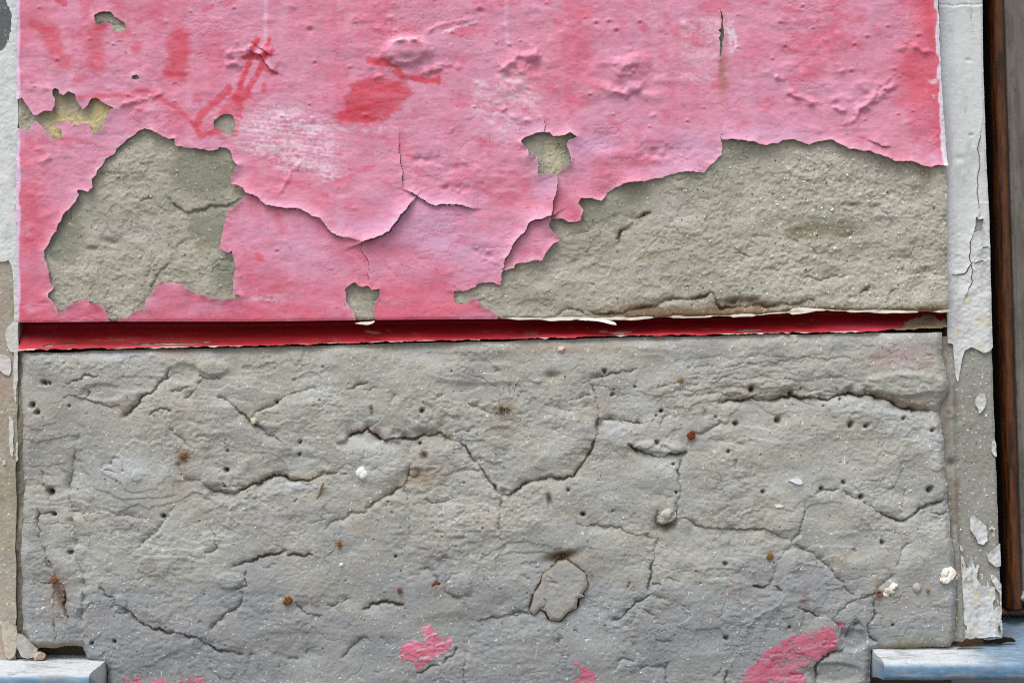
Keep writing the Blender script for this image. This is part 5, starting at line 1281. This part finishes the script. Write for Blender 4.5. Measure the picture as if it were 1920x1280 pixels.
small('pebble', 1241, 856, 6, 5, 5, (186, 178, 164), 'small grey pebble caught under the overhanging plaster ledge', 'pebble', 13)

def chip(name, P, x, y, h, th, col, lab, cat, mat, seed, tilt=(0, 0), persp=None):
    """a loose flat flake with an outline, a thickness and a warp"""
    xs, ys = [p[0] for p in P], [p[1] for p in P]
    g4 = Grid(min(xs) - 2, max(xs) + 2, min(ys) - 2, max(ys) + 2, 1.2)
    s4 = -g4.sd(rough(P, 1.2, 4, seed, True)[:-1], 30)
    cx, cy = sum(xs) / len(xs), sum(ys) / len(ys)
    g4.H = h + th + tilt[0] * (g4.X - cx) + tilt[1] * (g4.Y - cy) + 1.2 * fbm(g4.X, g4.Y, 14, seed=seed)
    g4.C[:] = lin(col); g4.tint(tuple(c * .8 for c in col), .5 * sstep(0, .5, fbm(g4.X, g4.Y, 8, seed=seed + 1)))
    V_, T_, C_ = clip(g4, s4, thick=th, rim=tuple(c * .9 for c in col), persp=persp)
    return tag(link(name, raw_mesh(name, V_, T_, C_), mat), lab, cat)
chip('paint_chip', [(1475,900),(1490,896),(1494,893),(1500,898),(1505,904),(1502,907),(1493,907),(1484,902)], 0, 0, LOW.at(1490,900), 3, (226, 228, 236), 'pointed white paint chip stuck on the grey plaster right of centre', 'paint chip', M_white, 61, (.05, .12))
chip('paint_chip', [(1451,946),(1460,944),(1469,946),(1468,950),(1455,951)], 0, 0, LOW.at(1460,948), 3, (214, 212, 206), 'small flat whitish chip below and left of the pointed chip', 'paint chip', M_white, 62, (.02, .2))
chip('plaster_shard', [(0,1168),(14,1164),(24,1172),(30,1176),(31,1210),(26,1230),(16,1236),(8,1228),(3,1200)], 0, 0, -12, 8, (184, 176, 160), 'pale upright plaster shard in the lower left corner above the sill', 'shard', M_plaster, 63, (.1, .02))
chip('plaster_shard', [(33,1186),(44,1190),(56,1200),(70,1216),(66,1230),(52,1234),(40,1230),(33,1214)], 0, 0, -6, 8, (186, 182, 176), 'grey plaster shard between the lower left corner crack and the cocoon', 'shard', M_plaster, 64, (-.1, -.15))
chip('paint_sliver', [(1082,596),(1110,596),(1134,599),(1152,604),(1156,609),(1150,609),(1130,604),(1105,601),(1085,600)], 0, 0, 5, 2.5, (238, 236, 228), 'loose curled white paint sliver hanging over the red groove', 'paint sliver', M_white, 65, (.06, .5))
chip('paint_sliver', [(664,606),(690,603),(704,601),(700,606),(690,609),(676,608)], 0, 0, 4, 2.2, (232, 224, 212), 'short white paint sliver at the foot of the small hole above the groove', 'paint sliver', M_white, 66, (.05, .3))
chip('dead_leaf', [(1848,1199),(1858,1193),(1864,1195),(1876,1190),(1886,1193),(1896,1194),(1905,1201),(1897,1203),(1888,1202),(1874,1206),(1864,1203),(1852,1205)], 0, 0, -40, 6, (66, 50, 34), 'dark curled dead leaf on the right sill below the surround', 'leaf', M_fibre, 67, (0, -.9), persp=-40)
chip('dirt_clod', [(1796,1212),(1800,1203),(1808,1205),(1816,1197),(1822,1200),(1834,1196),(1846,1202),(1842,1209),(1830,1208),(1820,1213),(1808,1212)], 0, 0, -14, 8, (76, 58, 40), 'brown dirt clod packed under the foot of the right surround', 'dirt', M_fibre, 68, (0, -.3))
chip('paint_blister', [(1761,1264),(1768,1266),(1782,1267),(1792,1263),(1797,1258),(1790,1270),(1776,1273),(1764,1269)], 0, 0, 97, 2, (230, 190, 196), 'curled paint flake with a pink edge on the right sill front', 'paint flake', M_white, 69)
bpy.data.objects['paint_blister'].location.y -= 0.0
# a splinter of wood driven into the plaster
def prism(name, A, B, r0, r1, col, mat, parent=None, n=6, seed=0):
    A, B = Vector(A), Vector(B)
    d = (B - A).normalized()
    u = d.orthogonal().normalized(); v = d.cross(u)
    rnd = np.random.RandomState(seed)
    V, T, C = [], [], []
    K = 5
    for i in range(K + 1):
        t = i / K
        r = r0 * (1 - t) + r1 * t
        c = A.lerp(B, t)
        for q in range(n):
            a = 2 * math.pi * q / n
            V.append(tuple(c + (u * math.cos(a) * 1.2 + v * math.sin(a) * .7) * r * (1 + .15 * rnd.randn())))
            C.append(lin(col) * (1 + .2 * rnd.randn()))
    for i in range(K):
        for q in range(n):
            a, b = i * n + q, i * n + (q + 1) % n
            T += [(a, b, b + n), (a, b + n, a + n)]
    for b0 in (0, K * n):
        for q in range(1, n - 1):
            T.append((b0, b0 + q, b0 + q + 1))
    return link(name, raw_mesh(name, np.array(V), np.array(T), np.clip(np.array(C), .004, 1), False), mat, parent)
h = LOW.at(598, 925)
o = prism('wood_splinter', W(593, 942, h - 4), W(608, 903, h + 9), 3.6 * S, 2.2 * S, (176, 156, 116), M_fibre, seed=3)
tag(o, 'dry wood splinter sticking out of the plaster below the dark ledge', 'splinter')
hollow_h = LOW.at(592, 944)

def tuft(name, x, y, n, L, cols, lab, seed, spread=1.0, up=0.4):
    rnd = random.Random(seed)
    V, T, C = [], [], []
    h0 = LOW.at(x, y)
    for k in range(n):
        a = rnd.uniform(0, 2 * math.pi)
        bx, by = x + rnd.gauss(0, 5) * spread, y + rnd.gauss(0, 3) * spread
        dx, dy = math.cos(a) * L * rnd.uniform(.4, 1), (math.sin(a) * .7 - up) * L * rnd.uniform(.4, 1)
        dh = rnd.uniform(.2, .9) * L * .6
        c = lin(rnd.choice(cols))
        w = rnd.uniform(.5, 1.0)
        nx_, ny_ = -dy, dx
        q = math.hypot(nx_, ny_) + 1e-6
        nx_, ny_ = nx_ / q * w, ny_ / q * w
        b0 = len(V)
        for t in (0, .5, 1):
            px, py, ph = bx + dx * t, by + dy * t + L * .3 * t * t, h0 - 2 + dh * (t - .45 * t * t) * 1.5
            ww = 1 - .8 * t
            V += [tuple(W(px + nx_ * ww, py + ny_ * ww, ph)), tuple(W(px - nx_ * ww, py - ny_ * ww, ph)), tuple(W(px, py, ph + w))]
            C += [c, c, c]
        for s_ in (0, 3):
            for i, j in ((0, 1), (1, 2), (2, 0)):
                T += [(b0 + s_ + i, b0 + s_ + j, b0 + s_ + 3 + j), (b0 + s_ + i, b0 + s_ + 3 + j, b0 + s_ + 3 + i)]
    o = link(name, raw_mesh(name, np.array(V), np.array(T), np.array(C), False), M_fibre)
    return tag(o, lab, 'moss', 'dry tufts in the plaster')
tuft('moss_tuft', 946, 768, 70, 17, [(120,110,80),(150,140,104),(96,82,60),(140,130,70)], 'largest dry brown moss tuft, right of centre in the grey plaster', 1)
tuft('moss_tuft', 1056, 1038, 60, 15, [(120,88,60),(96,66,46),(140,112,80)], 'brown fibrous tuft in the hollow above the raised lozenge patch', 2, 1.6)
tuft('moss_tuft', 1108, 1078, 46, 13, [(176,170,112),(150,146,96),(196,188,140)], 'yellowish moss tuft at the right edge of the raised lozenge patch', 3)
tuft('moss_tuft', 958, 722, 24, 15, [(96,84,76),(120,100,92)], 'thin dark wisp of fibres a little above the largest tuft', 4, 1.5, 0)
tuft('moss_tuft', 1093, 964, 24, 9, [(120,84,66),(140,104,84)], 'small reddish brown tuft right of the vertical pit, below the middle', 5)
tuft('moss_tuft', 1147, 950, 18, 7, [(150,140,90),(170,158,110)], 'small olive tuft between the reddish tuft and the wedged stone', 6)

# ------------------------------------------------------------------ pavement in front of the wall
def sheet(name, x0, x1, y0, y1, z, mat):
    me = bpy.data.meshes.new(name)
    me.from_pydata([(x0, y0, z), (x1, y0, z), (x1, y1, z), (x0, y1, z)], [], [(0, 1, 2, 3)])
    me.update()
    return link(name, me, mat)
sheet('pavement', -40, 40, -60, 1.0, 0.0, M_ground)['kind'] = 'structure'
